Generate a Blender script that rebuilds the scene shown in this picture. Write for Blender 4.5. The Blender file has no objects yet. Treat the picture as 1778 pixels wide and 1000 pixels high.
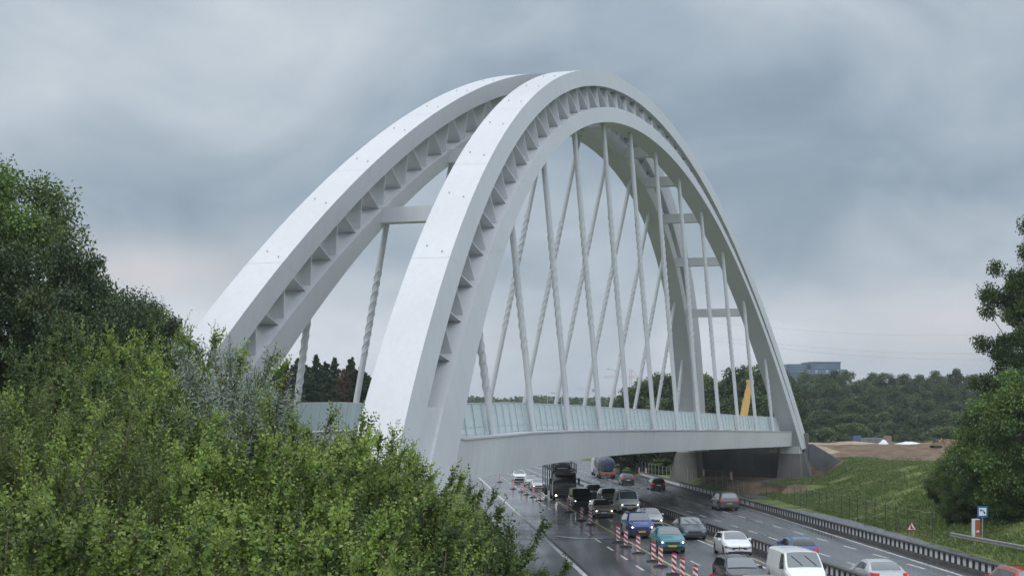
import bpy, bmesh, math, random
import numpy as np
from mathutils import Vector, Matrix

S = bpy.context.scene
COL = S.collection
F, V0 = 2600.0, 694.6            # focal length in photo pixels, horizon row of the photo

# ------------------------------------------------------------------ camera
cam = bpy.data.cameras.new("camera")
cam.lens = F / 1778 * 36.0
cam.sensor_width = 36.0
cam.shift_y = (V0 - 500) / 1778
cam.clip_start = 0.5
cam.clip_end = 20000
cam_o = bpy.data.objects.new("camera", cam)
cam_o.rotation_euler = (math.radians(90), 0, 0)
COL.objects.link(cam_o)
S.camera = cam_o

# ------------------------------------------------------------------ sky
SUN_EL, SUN_AZ = math.radians(52), math.radians(235)   # high, behind the camera to the left
W = bpy.data.worlds.new("World")
S.world = W
W.use_nodes = True
nt = W.node_tree
nt.nodes.clear()
def wn(t, **k):
    n = nt.nodes.new(t)
    for a, b in k.items():
        setattr(n, a, b)
    return n
def wl(a, b):
    nt.links.new(a, b)
def wmath(op, a, b=None, c=None):
    n = wn('ShaderNodeMath', operation=op)
    for i, v in enumerate((a, b, c)):
        if v is None:
            continue
        if isinstance(v, (int, float)):
            n.inputs[i].default_value = v
        else:
            wl(v, n.inputs[i])
    return n.outputs[0]
tc = wn('ShaderNodeTexCoord')
dirv = tc.outputs['Generated']
def wnoise(scale_xyz, scale, detail, rough, dist=0.0, off=(0, 0, 0)):
    mp = wn('ShaderNodeMapping')
    mp.inputs['Scale'].default_value = scale_xyz
    mp.inputs['Location'].default_value = off
    wl(dirv, mp.inputs['Vector'])
    n = wn('ShaderNodeTexNoise')
    n.inputs['Scale'].default_value = scale
    n.inputs['Detail'].default_value = detail
    n.inputs['Roughness'].default_value = rough
    n.inputs['Distortion'].default_value = dist
    wl(mp.outputs[0], n.inputs['Vector'])
    return n.outputs['Fac']
def blob(u, v, su, sv):
    """soft cloud patch round the direction seen at photo point (u, v)"""
    d = Vector(((u - 889) / F, 1.0, (V0 - v) / F)).normalized()
    s = wn('ShaderNodeVectorMath', operation='SUBTRACT'); wl(dirv, s.inputs[0]); s.inputs[1].default_value = d
    m = wn('ShaderNodeVectorMath', operation='MULTIPLY'); wl(s.outputs[0], m.inputs[0])
    m.inputs[1].default_value = (F / su, 1.5, F / sv)
    l = wn('ShaderNodeVectorMath', operation='LENGTH'); wl(m.outputs[0], l.inputs[0])
    e = wmath('MULTIPLY', l.outputs['Value'], l.outputs['Value'])
    return wmath('POWER', 2.718, wmath('MULTIPLY', e, -1.0))
n1 = wnoise((1, 1, 1.7), 5.0, 7, 0.5, 0.6, (1.3, 0.2, 4.0))
n2 = wnoise((1, 1, 1.5), 14, 6, 0.5, 0.5, (0.7, 3.0, 0.4))
val = wmath('ADD', wmath('MULTIPLY', wmath('SUBTRACT', n1, 0.5), 1.12), wmath('MULTIPLY', wmath('SUBTRACT', n2, 0.5), 0.28))
val = wmath('ADD', val, 0.50)
# broad lighter and darker cloud masses of the overcast
for (u, v, su, sv, g) in ((250, 320, 330, 95, -0.22), (1380, 290, 430, 130, -0.18), (330, 560, 330, 110, 0.20), (1000, 60, 520, 85, 0.18),
                          (140, 60, 300, 100, 0.10), (780, 640, 800, 140, 0.30), (1660, 540, 130, 60, 0.18), (1230, 20, 140, 60, -0.06), (1600, 170, 240, 60, 0.04)):
    val = wmath('ADD', val, wmath('MULTIPLY', blob(u, v, su, sv), g))
ramp = wn('ShaderNodeValToRGB')
cr = ramp.color_ramp
cr.elements[0].position, cr.elements[0].color = 0.0, (0.19, 0.245, 0.315, 1)
cr.elements[1].position, cr.elements[1].color = 1.0, (0.64, 0.69, 0.75, 1)
for p, c in ((0.30, (0.258, 0.328, 0.405, 1)), (0.55, (0.385, 0.452, 0.522, 1)), (0.78, (0.520, 0.575, 0.63, 1))):
    e = cr.elements.new(p); e.color = c
wl(val, ramp.inputs['Fac'])
# faint warm glow low on the left and the right
warm = wmath('ADD', wmath('MULTIPLY', blob(250, 470, 200, 45), 0.7), wmath('MULTIPLY', blob(1650, 570, 150, 60), 0.6))
wm = wn('ShaderNodeMixRGB', blend_type='MIX')
wl(wmath('MINIMUM', warm, 0.7), wm.inputs['Fac'])
wl(ramp.outputs['Color'], wm.inputs['Color1'])
wm.inputs['Color2'].default_value = (0.60, 0.582, 0.600, 1)
# an overcast sky is about twice as bright overhead as near the horizon
sep = wn('ShaderNodeSeparateXYZ'); wl(dirv, sep.inputs[0])
mr = wn('ShaderNodeMapRange'); mr.interpolation_type = 'SMOOTHSTEP'
wl(sep.outputs['Z'], mr.inputs['Value'])
mr.inputs['From Min'].default_value = 0.22; mr.inputs['From Max'].default_value = 0.85
mr.inputs['To Min'].default_value = 1.0; mr.inputs['To Max'].default_value = 1.9
mb_ = wn('ShaderNodeMapRange'); mb_.interpolation_type = 'SMOOTHSTEP'      # unseen sky behind the camera, brightened as added fill for the front faces
side = wmath('ADD', wmath('MULTIPLY', sep.outputs['Y'], -1.0), wmath('MULTIPLY', sep.outputs['X'], 0.35))
wl(side, mb_.inputs['Value'])
mb_.inputs['From Min'].default_value = -0.2; mb_.inputs['From Max'].default_value = 0.8
mb_.inputs['To Min'].default_value = 1.0; mb_.inputs['To Max'].default_value = 2.0
mg = wn('ShaderNodeMixRGB'); wl(wmath('MULTIPLY', wmath('SUBTRACT', mr.outputs[0], 1.0), 1.0), mg.inputs['Fac'])
wl(wm.outputs[0], mg.inputs['Color1']); mg.inputs['Color2'].default_value = (0.50, 0.53, 0.57, 1)
bg1 = wn('ShaderNodeBackground'); wl(mg.outputs[0], bg1.inputs['Color']); wl(wmath('MULTIPLY', mr.outputs[0], mb_.outputs[0]), bg1.inputs['Strength'])
sky = wn('ShaderNodeTexSky', sky_type='NISHITA', sun_disc=False)
sky.sun_elevation = SUN_EL; sky.sun_rotation = SUN_AZ
sky.air_density = 1.5; sky.dust_density = 4.0
bg2 = wn('ShaderNodeBackground'); wl(sky.outputs[0], bg2.inputs['Color']); bg2.inputs['Strength'].default_value = 0.06
mx = wn('ShaderNodeMixShader'); mx.inputs[0].default_value = 0.10
wl(bg1.outputs[0], mx.inputs[1]); wl(bg2.outputs[0], mx.inputs[2])
wo = wn('ShaderNodeOutputWorld'); wl(mx.outputs[0], wo.inputs['Surface'])

sun = bpy.data.lights.new("sun", 'SUN')
sun.energy = 0.8
sun.angle = math.radians(25)
sun.color = (1.0, 0.97, 0.93)
sun_o = bpy.data.objects.new("sun", sun)
sd = Vector((math.sin(SUN_AZ) * math.cos(SUN_EL), math.cos(SUN_AZ) * math.cos(SUN_EL), math.sin(SUN_EL)))
sun_o.rotation_euler = sd.to_track_quat('Z', 'Y').to_euler()
COL.objects.link(sun_o)

S.view_settings.view_transform = 'Standard'
S.view_settings.look = 'None'
S.view_settings.exposure = 0.25
S.view_settings.gamma = 1.0
S.render.engine = 'CYCLES'
S.cycles.use_denoising = True
S.cycles.max_bounces = 6
S.cycles.transparent_max_bounces = 12
S.cycles.caustics_reflective = False
S.cycles.caustics_refractive = False
S.cycles.sample_clamp_indirect = 4.0

rng = np.random.default_rng(7)
random.seed(7)

# ------------------------------------------------------------------ materials
MATS = {}
def mat(name, col, rough=0.5, metal=0.0, var=0.12, vscale=3.0, spec=0.5, bump=0.0, bscale=20.0, coat=0.0, rvar=0.0, stretch=(1, 1, 1), alpha=None, emit=None, col2=None):
    if name in MATS:
        return MATS[name]
    m = bpy.data.materials.new(name)
    m.use_nodes = True
    t = m.node_tree
    b = t.nodes['Principled BSDF']
    b.inputs['Roughness'].default_value = rough
    b.inputs['Metallic'].default_value = metal
    b.inputs['Specular IOR Level'].default_value = spec
    if coat:
        b.inputs['Coat Weight'].default_value = coat
        b.inputs['Coat Roughness'].default_value = 0.08
    tcn = t.nodes.new('ShaderNodeTexCoord')
    mp = t.nodes.new('ShaderNodeMapping'); mp.inputs['Scale'].default_value = stretch
    t.links.new(tcn.outputs['Object'], mp.inputs['Vector'])
    nz = t.nodes.new('ShaderNodeTexNoise')
    nz.inputs['Scale'].default_value = vscale; nz.inputs['Detail'].default_value = 5
    t.links.new(mp.outputs[0], nz.inputs['Vector'])
    rp = t.nodes.new('ShaderNodeValToRGB')
    rp.color_ramp.elements[0].position = 0.3; rp.color_ramp.elements[1].position = 0.7
    c = np.array(col, float)
    lo = c * (1 - var); hi = np.minimum(c * (1 + var), 0.95) if col2 is None else np.array(col2, float)
    rp.color_ramp.elements[0].color = (*lo, 1); rp.color_ramp.elements[1].color = (*hi, 1)
    t.links.new(nz.outputs['Fac'], rp.inputs['Fac'])
    t.links.new(rp.outputs['Color'], b.inputs['Base Color'])
    if rvar:
        mr2 = t.nodes.new('ShaderNodeMapRange')
        mr2.inputs['From Min'].default_value = 0.3; mr2.inputs['From Max'].default_value = 0.7
        mr2.inputs['To Min'].default_value = max(rough - rvar, 0.02); mr2.inputs['To Max'].default_value = rough + rvar
        t.links.new(nz.outputs['Fac'], mr2.inputs['Value'])
        t.links.new(mr2.outputs[0], b.inputs['Roughness'])
    if bump:
        nb = t.nodes.new('ShaderNodeTexNoise'); nb.inputs['Scale'].default_value = bscale; nb.inputs['Detail'].default_value = 4
        t.links.new(tcn.outputs['Object'], nb.inputs['Vector'])
        bp = t.nodes.new('ShaderNodeBump'); bp.inputs['Strength'].default_value = bump; bp.inputs['Distance'].default_value = 0.05
        t.links.new(nb.outputs['Fac'], bp.inputs['Height']); t.links.new(bp.outputs[0], b.inputs['Normal'])
    if alpha is not None:
        b.inputs['Alpha'].default_value = alpha
    if emit:
        b.inputs['Emission Color'].default_value = (*emit[0], 1); b.inputs['Emission Strength'].default_value = emit[1]
    MATS[name] = m
    return m

def leaf_mat(name, c1, c2, rough=0.5, trans=0.25):
    if name in MATS:
        return MATS[name]
    m = bpy.data.materials.new(name); m.use_nodes = True
    t = m.node_tree; t.nodes.clear()
    g = t.nodes.new('ShaderNodeNewGeometry')
    oi = t.nodes.new('ShaderNodeObjectInfo')
    rp = t.nodes.new('ShaderNodeMixRGB')
    rp.inputs['Color1'].default_value = (*c1, 1); rp.inputs['Color2'].default_value = (*c2, 1)
    t.links.new(g.outputs['Random Per Island'], rp.inputs['Fac'])
    hs = t.nodes.new('ShaderNodeHueSaturation')
    mm = t.nodes.new('ShaderNodeMapRange'); mm.inputs['To Min'].default_value = 0.70; mm.inputs['To Max'].default_value = 1.30
    t.links.new(oi.outputs['Random'], mm.inputs['Value']); t.links.new(mm.outputs[0], hs.inputs['Value'])
    t.links.new(rp.outputs[0], hs.inputs['Color'])
    d = t.nodes.new('ShaderNodeBsdfPrincipled'); d.inputs['Roughness'].default_value = rough; d.inputs['Specular IOR Level'].default_value = 0.45
    t.links.new(hs.outputs[0], d.inputs['Base Color'])
    tr = t.nodes.new('ShaderNodeBsdfTranslucent'); t.links.new(hs.outputs[0], tr.inputs['Color'])
    mxs = t.nodes.new('ShaderNodeMixShader'); mxs.inputs[0].default_value = trans
    t.links.new(d.outputs[0], mxs.inputs[1]); t.links.new(tr.outputs[0], mxs.inputs[2])
    o = t.nodes.new('ShaderNodeOutputMaterial'); t.links.new(mxs.outputs[0], o.inputs['Surface'])
    MATS[name] = m
    return m

# ------------------------------------------------------------------ mesh helpers
class MB:
    def __init__(s):
        s.v = []; s.f = []; s.m = []; s.mats = []
    def mi(s, m):
        if m not in s.mats:
            s.mats.append(m)
        return s.mats.index(m)
    def add(s, verts, faces, m=None):
        o = len(s.v)
        s.v.extend([tuple(p) for p in verts])
        s.f.extend([tuple(i + o for i in f) for f in faces])
        k = s.mi(m) if m is not None else 0
        s.m.extend([k] * len(faces))
        return s
    def box(s, c, d, m=None, rot=None, taper=1.0):
        x, y, z = d[0] / 2, d[1] / 2, d[2] / 2
        vs = []
        for sz in (-1, 1):
            k = taper if sz > 0 else 1.0
            for sx, sy in ((-1, -1), (1, -1), (1, 1), (-1, 1)):
                p = Vector((sx * x * k, sy * y * k, sz * z))
                if rot is not None:
                    p = rot @ p
                vs.append(p + Vector(c))
        return s.add(vs, [(3, 2, 1, 0), (4, 5, 6, 7), (0, 1, 5, 4), (1, 2, 6, 5), (2, 3, 7, 6), (3, 0, 4, 7)], m)
    def loft(s, rings, m=None, closed=True, caps=True):
        n = len(rings[0]); vs = [p for r in rings for p in r]; fs = []
        for i in range(len(rings) - 1):
            for j in range(n if closed else n - 1):
                a = i * n + j; b = i * n + (j + 1) % n
                fs.append((a, b, b + n, a + n))
        if caps:
            fs.append(tuple(range(n - 1, -1, -1))); fs.append(tuple(range((len(rings) - 1) * n, len(rings) * n)))
        return s.add(vs, fs, m)
    def tube(s, path, r, m=None, n=8, caps=True):
        path = [Vector(p) for p in path]
        rs = r if isinstance(r, (list, tuple)) else [r] * len(path)
        rings = []
        for i, p in enumerate(path):
            d = (path[min(i + 1, len(path) - 1)] - path[max(i - 1, 0)]).normalized()
            a = Vector((0, 0, 1)) if abs(d.z) < 0.9 else Vector((1, 0, 0))
            x = d.cross(a).normalized(); y = d.cross(x).normalized()
            rings.append([p + (x * math.cos(2 * math.pi * k / n) - y * math.sin(2 * math.pi * k / n)) * rs[i] for k in range(n)])
        return s.loft(rings, m, True, caps)
    def prism(s, poly, axis, a, b, m=None):
        """extrude a 2-D polygon between a and b along an axis (0 x, 1 y, 2 z)"""
        def P(p, t):
            q = list(p); q.insert(axis, t); return q
        n = len(poly)
        vs = [P(p, a) for p in poly] + [P(p, b) for p in poly]
        fs = [tuple(range(n - 1, -1, -1)), tuple(range(n, 2 * n))] + [(i, (i + 1) % n, (i + 1) % n + n, i + n) for i in range(n)]
        return s.add(vs, fs, m)
    def build(s, name, m=None, parent=None, smooth=None, fix=True):
        me = bpy.data.meshes.new(name)
        me.from_pydata(s.v, [], s.f)
        if m is not None and not s.mats:
            s.mats = [m]
        for x in s.mats:
            me.materials.append(x)
        if len(s.mats) > 1:
            me.polygons.foreach_set('material_index', s.m)
        if fix:
            bm = bmesh.new(); bm.from_mesh(me)
            bmesh.ops.recalc_face_normals(bm, faces=bm.faces)
            bm.to_mesh(me); bm.free()
        if smooth is not None:
            me.polygons.foreach_set('use_smooth', [True] * len(me.polygons))
            try:
                me.set_sharp_from_angle(angle=math.radians(smooth))
            except Exception:
                pass
        o = bpy.data.objects.new(name, me)
        COL.objects.link(o)
        if parent is not None:
            o.parent = parent
        return o

def tag(o, label=None, cat=None, group=None, kind=None):
    if label: o['label'] = label
    if cat: o['category'] = cat
    if group: o['group'] = group
    if kind: o['kind'] = kind
    return o
def empty(name, loc=(0, 0, 0), rz=0.0, label=None, cat=None, group=None):
    o = bpy.data.objects.new(name, None)
    o.location = loc; o.rotation_euler = (0, 0, rz); o.empty_display_size = 0.5
    COL.objects.link(o)
    return tag(o, label, cat, group)
def copy_tree(o, parent=None):
    c = o.copy(); COL.objects.link(c); c.parent = parent
    for ch in list(o.children):
        copy_tree(ch, c)
    return c

# ------------------------------------------------------------------ terrain functions
H0, GR = 7.852, 0.01746
def road_z(Y):
    return -(H0 + GR * np.minimum(Y, 460.0))
def gpt(u, v):
    """ground point of the motorway plane seen at photo pixel (u, v)"""
    Y = F * H0 / (v - V0 - GR * F)
    return (u - 889) * Y / F, Y, float(road_z(Y))
def at(u, v, Y):
    return Vector(((u - 889) * Y / F, Y, (V0 - v) * Y / F))
RS = -0.059
def rx(xp, Y):            # road coordinate (lateral position at Y=100) -> X
    return xp + RS * (Y - 100)
def barR(Y):
    return 24.16 - 0.03 * (Y - 100)
def sstep(x):
    x = np.clip(x, 0, 1)
    return x * x * (3 - 2 * x)
PX, PY, TH, ZD = 9.87, 138.57, 0.318, -2.95
SU, CU = math.sin(TH), math.cos(TH)
def ground_z(X, Y):
    X = np.asarray(X, float); Y = np.asarray(Y, float)
    P = road_z(Y)
    xp = X - RS * (Y - 100)
    z = P.copy() if hasattr(P, 'copy') else np.array(P)
    s = (X - PX) * SU + (Y - PY) * CU
    t = -(X - PX) * CU + (Y - PY) * SU
    # left bank
    top = np.interp(Y, [-50, 20, 50, 90, 200, 400], [5.2, 4.6, 4.4, 3.2, 3.0, 1.0])
    z = z + np.where(xp < -0.4, top * sstep((-0.4 - xp) / np.interp(Y, [0, 40, 90], [7, 7, 12])), 0)
    # right slope
    toe = np.interp(Y, [100, 160, 175, 187, 195, 200, 215], [30, 30.5, 32, 35, 38, 39.5, 44])
    rise = np.interp(Y, [60, 130, 190, 200], [5.2, 4.4, 3.3, 3.2])
    zr = rise * sstep((X - toe) / np.interp(Y, [120, 175, 190, 200], [17, 14, 9, 6]))
    z = z + np.where((Y < 201) & (X > 26), zr, 0)
    # filled plateau behind the right abutment
    plat = np.interp(Y, [201, 208, 224, 246, 258, 310, 350], [-8.0, -7.8, -6.95, -7.0, -9.8, -10.0, -14.0])
    edge = sstep((11.5 - t) / 7.0) * sstep((X - 25) / 8.0) * sstep((s - 70.0) / 1.2)
    z = np.where(Y > 190, z * (1 - edge) + np.maximum(plat, z) * edge, z)
    # ground under the bridge at the right
    ub = (s < 66.5) & (s > 40) & (X > barR(Y) + 1.0) & (Y > 165)
    z = np.where(ub, np.maximum(z, P + 1.1 * sstep((X - barR(Y) - 1) / 4)), z)
    # wooded hill behind
    hill = sstep((Y - 330) / 330) * 15 * sstep((X - 10) / 60)
    z = z + np.where(Y > 330, hill * (1 - sstep((Y - 900) / 900)), 0)
    z = z + np.where(Y > 460, 0, 0)
    # keep motorway flat and the sheet just below it
    onroad = (xp > 0.0) & (X < 28.4) & (xp < 30)
    z = np.where(onroad & ~ub, P - 0.06, z)
    return z
def gz(X, Y):
    return float(ground_z(np.array([X]), np.array([Y]))[0])

# ------------------------------------------------------------------ ground sheet
m_grass = mat('grass_ground', (0.11, 0.145, 0.046), 0.9, var=0.55, vscale=0.35, bump=0.6, bscale=3.0, spec=0.1)
m_dirt = mat('bare_earth', (0.155, 0.112, 0.078), 0.95, var=0.4, vscale=0.6, bump=0.5, bscale=2.5, spec=0.1)
m_sand = mat('pale_sand', (0.31, 0.25, 0.185), 0.95, var=0.25, vscale=0.5, bump=0.4, bscale=3.0, spec=0.1)
def make_ground():
    xs = np.concatenate([np.linspace(-1900, -300, 10), np.arange(-280, -60, 20), np.arange(-60, -14, 4), np.arange(-14, 24, 2.0), np.arange(24, 64, 1.0), np.arange(64, 130, 5), np.arange(140, 400, 30), np.linspace(450, 1900, 10)])
    ys = np.concatenate([[-110, -70, -40], np.arange(-20, 160, 4.0), np.arange(160, 236, 1.5), np.arange(236, 360, 5), np.arange(370, 760, 20), np.linspace(800, 1900, 12), np.linspace(2000, 2400, 4)])
    XX, YY = np.meshgrid(xs, ys)
    Z = ground_z(XX, YY)
    far = sstep((YY - 900) / 1200)
    Z = Z * (1 - far) + (-16) * far
    rough_ = (np.sin(XX * 0.9 + YY * 0.31) + np.sin(XX * 0.37 - YY * 0.83) + np.sin(XX * 1.7 + 2) * np.sin(YY * 1.3)) * 0.035
    xp = XX - RS * (YY - 100)
    Z = Z + np.where((XX > 31) & (YY > 90) & (YY < 400), rough_, 0)
    nx, ny = len(xs), len(ys)
    v = np.stack([XX, YY, Z], -1).reshape(-1, 3)
    f = [(j * nx + i, j * nx + i + 1, (j + 1) * nx + i + 1, (j + 1) * nx + i) for j in range(ny - 1) for i in range(nx - 1)]
    mb = MB(); mb.v = [tuple(p) for p in v]; mb.f = f
    mb.mats = [m_grass, m_dirt, m_sand]
    cx = (xs[:-1] + xs[1:]) / 2; cy = (ys[:-1] + ys[1:]) / 2
    mm = []
    for y in cy:
        for x in cx:
            k = 0
            s = (x - PX) * SU + (y - PY) * CU
            if 201 < y < 330 and x > 30 and s > 70:
                k = 1
                if (y > 204 and x < 47 and y > 204 + (x - 39) * 1.4) or (238 < y < 250 and x < 56):
                    k = 2
            if s < 69 and s > 36 and x > 24.5 and y > 165 and x < 45 and x - 27 < (y - 160) * 0.40 + 2:
                k = 1
            mm.append(k)
    mb.m = mm
    o = mb.build('ground', None, None, smooth=60, fix=False)
    tag(o, kind='structure')
    return o
make_ground()

# ------------------------------------------------------------------ motorway
def wet_asphalt():
    m = bpy.data.materials.new('wet_asphalt'); m.use_nodes = True
    t = m.node_tree; b = t.nodes['Principled BSDF']
    tcn = t.nodes.new('ShaderNodeTexCoord')
    def nz(scale, sc, det=5, rough=0.55):
        mp = t.nodes.new('ShaderNodeMapping'); mp.inputs['Scale'].default_value = sc
        mp.inputs['Rotation'].default_value = (0, 0, 0.059)
        t.links.new(tcn.outputs['Object'], mp.inputs['Vector'])
        n = t.nodes.new('ShaderNodeTexNoise'); n.inputs['Scale'].default_value = scale; n.inputs['Detail'].default_value = det; n.inputs['Roughness'].default_value = rough
        t.links.new(mp.outputs[0], n.inputs['Vector']); return n.outputs['Fac']
    def ramp_(fac, p0, c0, p1, c1):
        r = t.nodes.new('ShaderNodeValToRGB'); r.color_ramp.elements[0].position = p0; r.color_ramp.elements[1].position = p1
        r.color_ramp.elements[0].color = c0; r.color_ramp.elements[1].color = c1
        t.links.new(fac, r.inputs['Fac']); return r.outputs['Color']
    streak = nz(1.0, (1.3, 0.03, 1))
    patch = nz(0.22, (1, 0.35, 1))
    fine = nz(35, (1, 1, 1), 3)
    c = ramp_(streak, 0.3, (0.046, 0.049, 0.055, 1), 0.7, (0.115, 0.119, 0.126, 1))
    c2 = ramp_(fine, 0.3, (0.8, 0.8, 0.8, 1), 0.7, (1.15, 1.15, 1.15, 1))
    mm = t.nodes.new('ShaderNodeMixRGB'); mm.blend_type = 'MULTIPLY'; mm.inputs['Fac'].default_value = 1
    t.links.new(c, mm.inputs['Color1']); t.links.new(c2, mm.inputs['Color2'])
    t.links.new(mm.outputs[0], b.inputs['Base Color'])
    add = t.nodes.new('ShaderNodeMath'); add.operation = 'ADD'
    t.links.new(streak, add.inputs[0]); t.links.new(patch, add.inputs[1])
    mr_ = t.nodes.new('ShaderNodeMapRange'); mr_.inputs['From Min'].default_value = 0.7; mr_.inputs['From Max'].default_value = 1.3
    mr_.inputs['To Min'].default_value = 0.16; mr_.inputs['To Max'].default_value = 0.42
    t.links.new(add.outputs[0], mr_.inputs['Value'])
    # standing water lies on the closed lanes at the left edge
    sx_ = t.nodes.new('ShaderNodeSeparateXYZ'); t.links.new(tcn.outputs['Object'], sx_.inputs[0])
    lat = t.nodes.new('ShaderNodeMath'); lat.operation = 'MULTIPLY_ADD'; lat.inputs[1].default_value = 0.059
    t.links.new(sx_.outputs['Y'], lat.inputs[0]); t.links.new(sx_.outputs['X'], lat.inputs[2])
    wet = t.nodes.new('ShaderNodeMapRange'); wet.interpolation_type = 'SMOOTHSTEP'
    wet.inputs['From Min'].default_value = 12.8; wet.inputs['From Max'].default_value = 15.5
    wet.inputs['To Min'].default_value = 0.66; wet.inputs['To Max'].default_value = 1.0
    t.links.new(lat.outputs[0], wet.inputs['Value'])
    mu = t.nodes.new('ShaderNodeMath'); mu.operation = 'MULTIPLY'
    t.links.new(mr_.outputs[0], mu.inputs[0]); t.links.new(wet.outputs[0], mu.inputs[1]); t.links.new(mu.outputs[0], b.inputs['Roughness'])
    b.inputs['Specular IOR Level'].default_value = 0.5
    bp = t.nodes.new('ShaderNodeBump'); bp.inputs['Strength'].default_value = 0.05; bp.inputs['Distance'].default_value = 0.02
    nb = nz(1.2, (1, 1, 1), 3, 0.5)
    t.links.new(nb, bp.inputs['Height']); t.links.new(bp.outputs[0], b.inputs['Normal'])
    return m
m_road = wet_asphalt()
m_white_line = mat('white_road_paint', (0.50, 0.51, 0.52), 0.35, var=0.45, vscale=2.5)
m_yellow_line = mat('yellow_road_paint', (0.46, 0.36, 0.16), 0.35, var=0.25, vscale=2.0)
def ribbon(mb, fl, fr, y0, y1, dz, n=40, m=None):
    ys = np.linspace(y0, y1, n); vs = []
    for y in ys:
        z = float(road_z(y)) + dz
        vs += [(fl(y), y, z), (fr(y), y, z)]
    mb.add(vs, [(2 * i, 2 * i + 1, 2 * i + 3, 2 * i + 2) for i in range(n - 1)], m)
mb = MB()
ribbon(mb, lambda y: rx(-0.2, y), lambda y: barR(y) + 0.2, -60, 460, 0.0, 60)
ribbon(mb, lambda y: rx(-0.2, y), lambda y: barR(y) + 0.2, 460, 900, 0.0, 30)
tag(mb.build('motorway', m_road, None, fix=False), kind='structure')
m_path = mat('damp_path_asphalt', (0.085, 0.09, 0.095), 0.3, var=0.3, vscale=0.8, rvar=0.12)
mb = MB()
ribbon(mb, lambda y: barR(y) + 0.2, lambda y: 28.2 + 0.01 * (y - 100) - max(0, y - 128) * 0.14, 20, 152, 0.02, 30)
tag(mb.build('service_path', m_path, None, fix=False), kind='structure')
mb = MB()      # access track turning in below the bridge
pts = [(26.0, 163), (28.2, 174), (30.8, 182), (34.0, 189), (37.0, 194)]
for (x0, y0), (x1, y1) in zip(pts[:-1], pts[1:]):
    n = Vector((y1 - y0, -(x1 - x0))).normalized() * 1.6
    zz = [gz(a, b) + 0.06 for a, b in ((x0 - n.x, y0 - n.y), (x0 + n.x, y0 + n.y), (x1 + n.x, y1 + n.y), (x1 - n.x, y1 - n.y))]
    mb.add([(x0 - n.x, y0 - n.y, zz[0]), (x0 + n.x, y0 + n.y, zz[1]), (x1 + n.x, y1 + n.y, zz[2]), (x1 - n.x, y1 - n.y, zz[3])], [(0, 1, 2, 3)])
tag(mb.build('access_track', m_path, None, fix=False), kind='structure')

mb = MB()
def line(xp, w, y0, y1, m=m_white_line, slope=None, x100=None):
    if slope is None:
        ribbon(mb, lambda y: rx(xp - w / 2, y), lambda y: rx(xp + w / 2, y), y0, y1, 0.006, 12, m)
    else:
        ribbon(mb, lambda y: xp - w / 2 + slope * (y - 100), lambda y: xp + w / 2 + slope * (y - 100), y0, y1, 0.006, 12, m)
line(2.6, 0.26, 40, 420)
line(8.1, 0.16, 40, 330, m_yellow_line)
line(13.07, 0.18, 40, 420)
line(13.68, 0.16, 40, 250, m_yellow_line)
line(15.75, 0.2, 40, 420)
line(23.35, 0.2, 40, 420, m_white_line, -0.016)
PER = 6.6
for xp, ph in ((6.1, 0.0), (18.6, 2.0), (21.75, 1.0)):
    y = 42 + ph
    while y < 330:
        line(xp, 0.17, y, y + 3.0)
        y += PER
for xp in (9.7,):
    y = 45
    while y < 330:
        line(xp, 0.15, y, y + 3.0); y += PER * 2
# faded arrow in the closed lane
ax, ay = gpt(1000, 934)[:2]
mb.add([(ax - 1.6, ay + 1.6, road_z(ay) + .006), (ax - 1.3, ay + 2.0, road_z(ay) + .006), (ax + 0.5, ay - 0.1, road_z(ay) + .006), (ax + 0.2, ay - 0.6, road_z(ay) + .006)], [(0, 1, 2, 3)], m_white_line)
mb.add([(ax + 0.2, ay - 0.6, road_z(ay) + .007), (ax + 0.5, ay - 0.1, road_z(ay) + .007), (ax + 1.9, ay - 0.1, road_z(ay) + .007), (ax + 1.9, ay - 0.6, road_z(ay) + .007)], [(0, 1, 2, 3)], m_white_line)
tag(mb.build('road_markings', None, None, fix=False), kind='structure')
m_joint_refl = mat('joint_and_reflection_black', (0.012, 0.012, 0.013), 0.25, var=0.2)
mb = MB()
ribbon(mb, lambda y: rx(2.82, y), lambda y: rx(2.98, y), 40, 110, 0.005, 20)
ribbon(mb, lambda y: rx(6.3, y), lambda y: rx(6.36, y), 40, 200, 0.005, 20)
for k, y in enumerate((104, 108.5, 113, 117, 121.5, 126, 131)):  # dark cross bands: deck beam reflections in the wet lanes, painted as strips
    z = float(road_z(y)) + .005
    mb.add([(rx(-0.2, y), y, z), (rx(7.6, y), y, z), (rx(7.6, y + .5), y + .5, float(road_z(y + .5)) + .005), (rx(-0.2, y + .5), y + .5, float(road_z(y + .5)) + .005)], [(0, 1, 2, 3)])
tag(mb.build('road_joints_and_reflections', m_joint_refl, None, fix=False), kind='structure')

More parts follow.
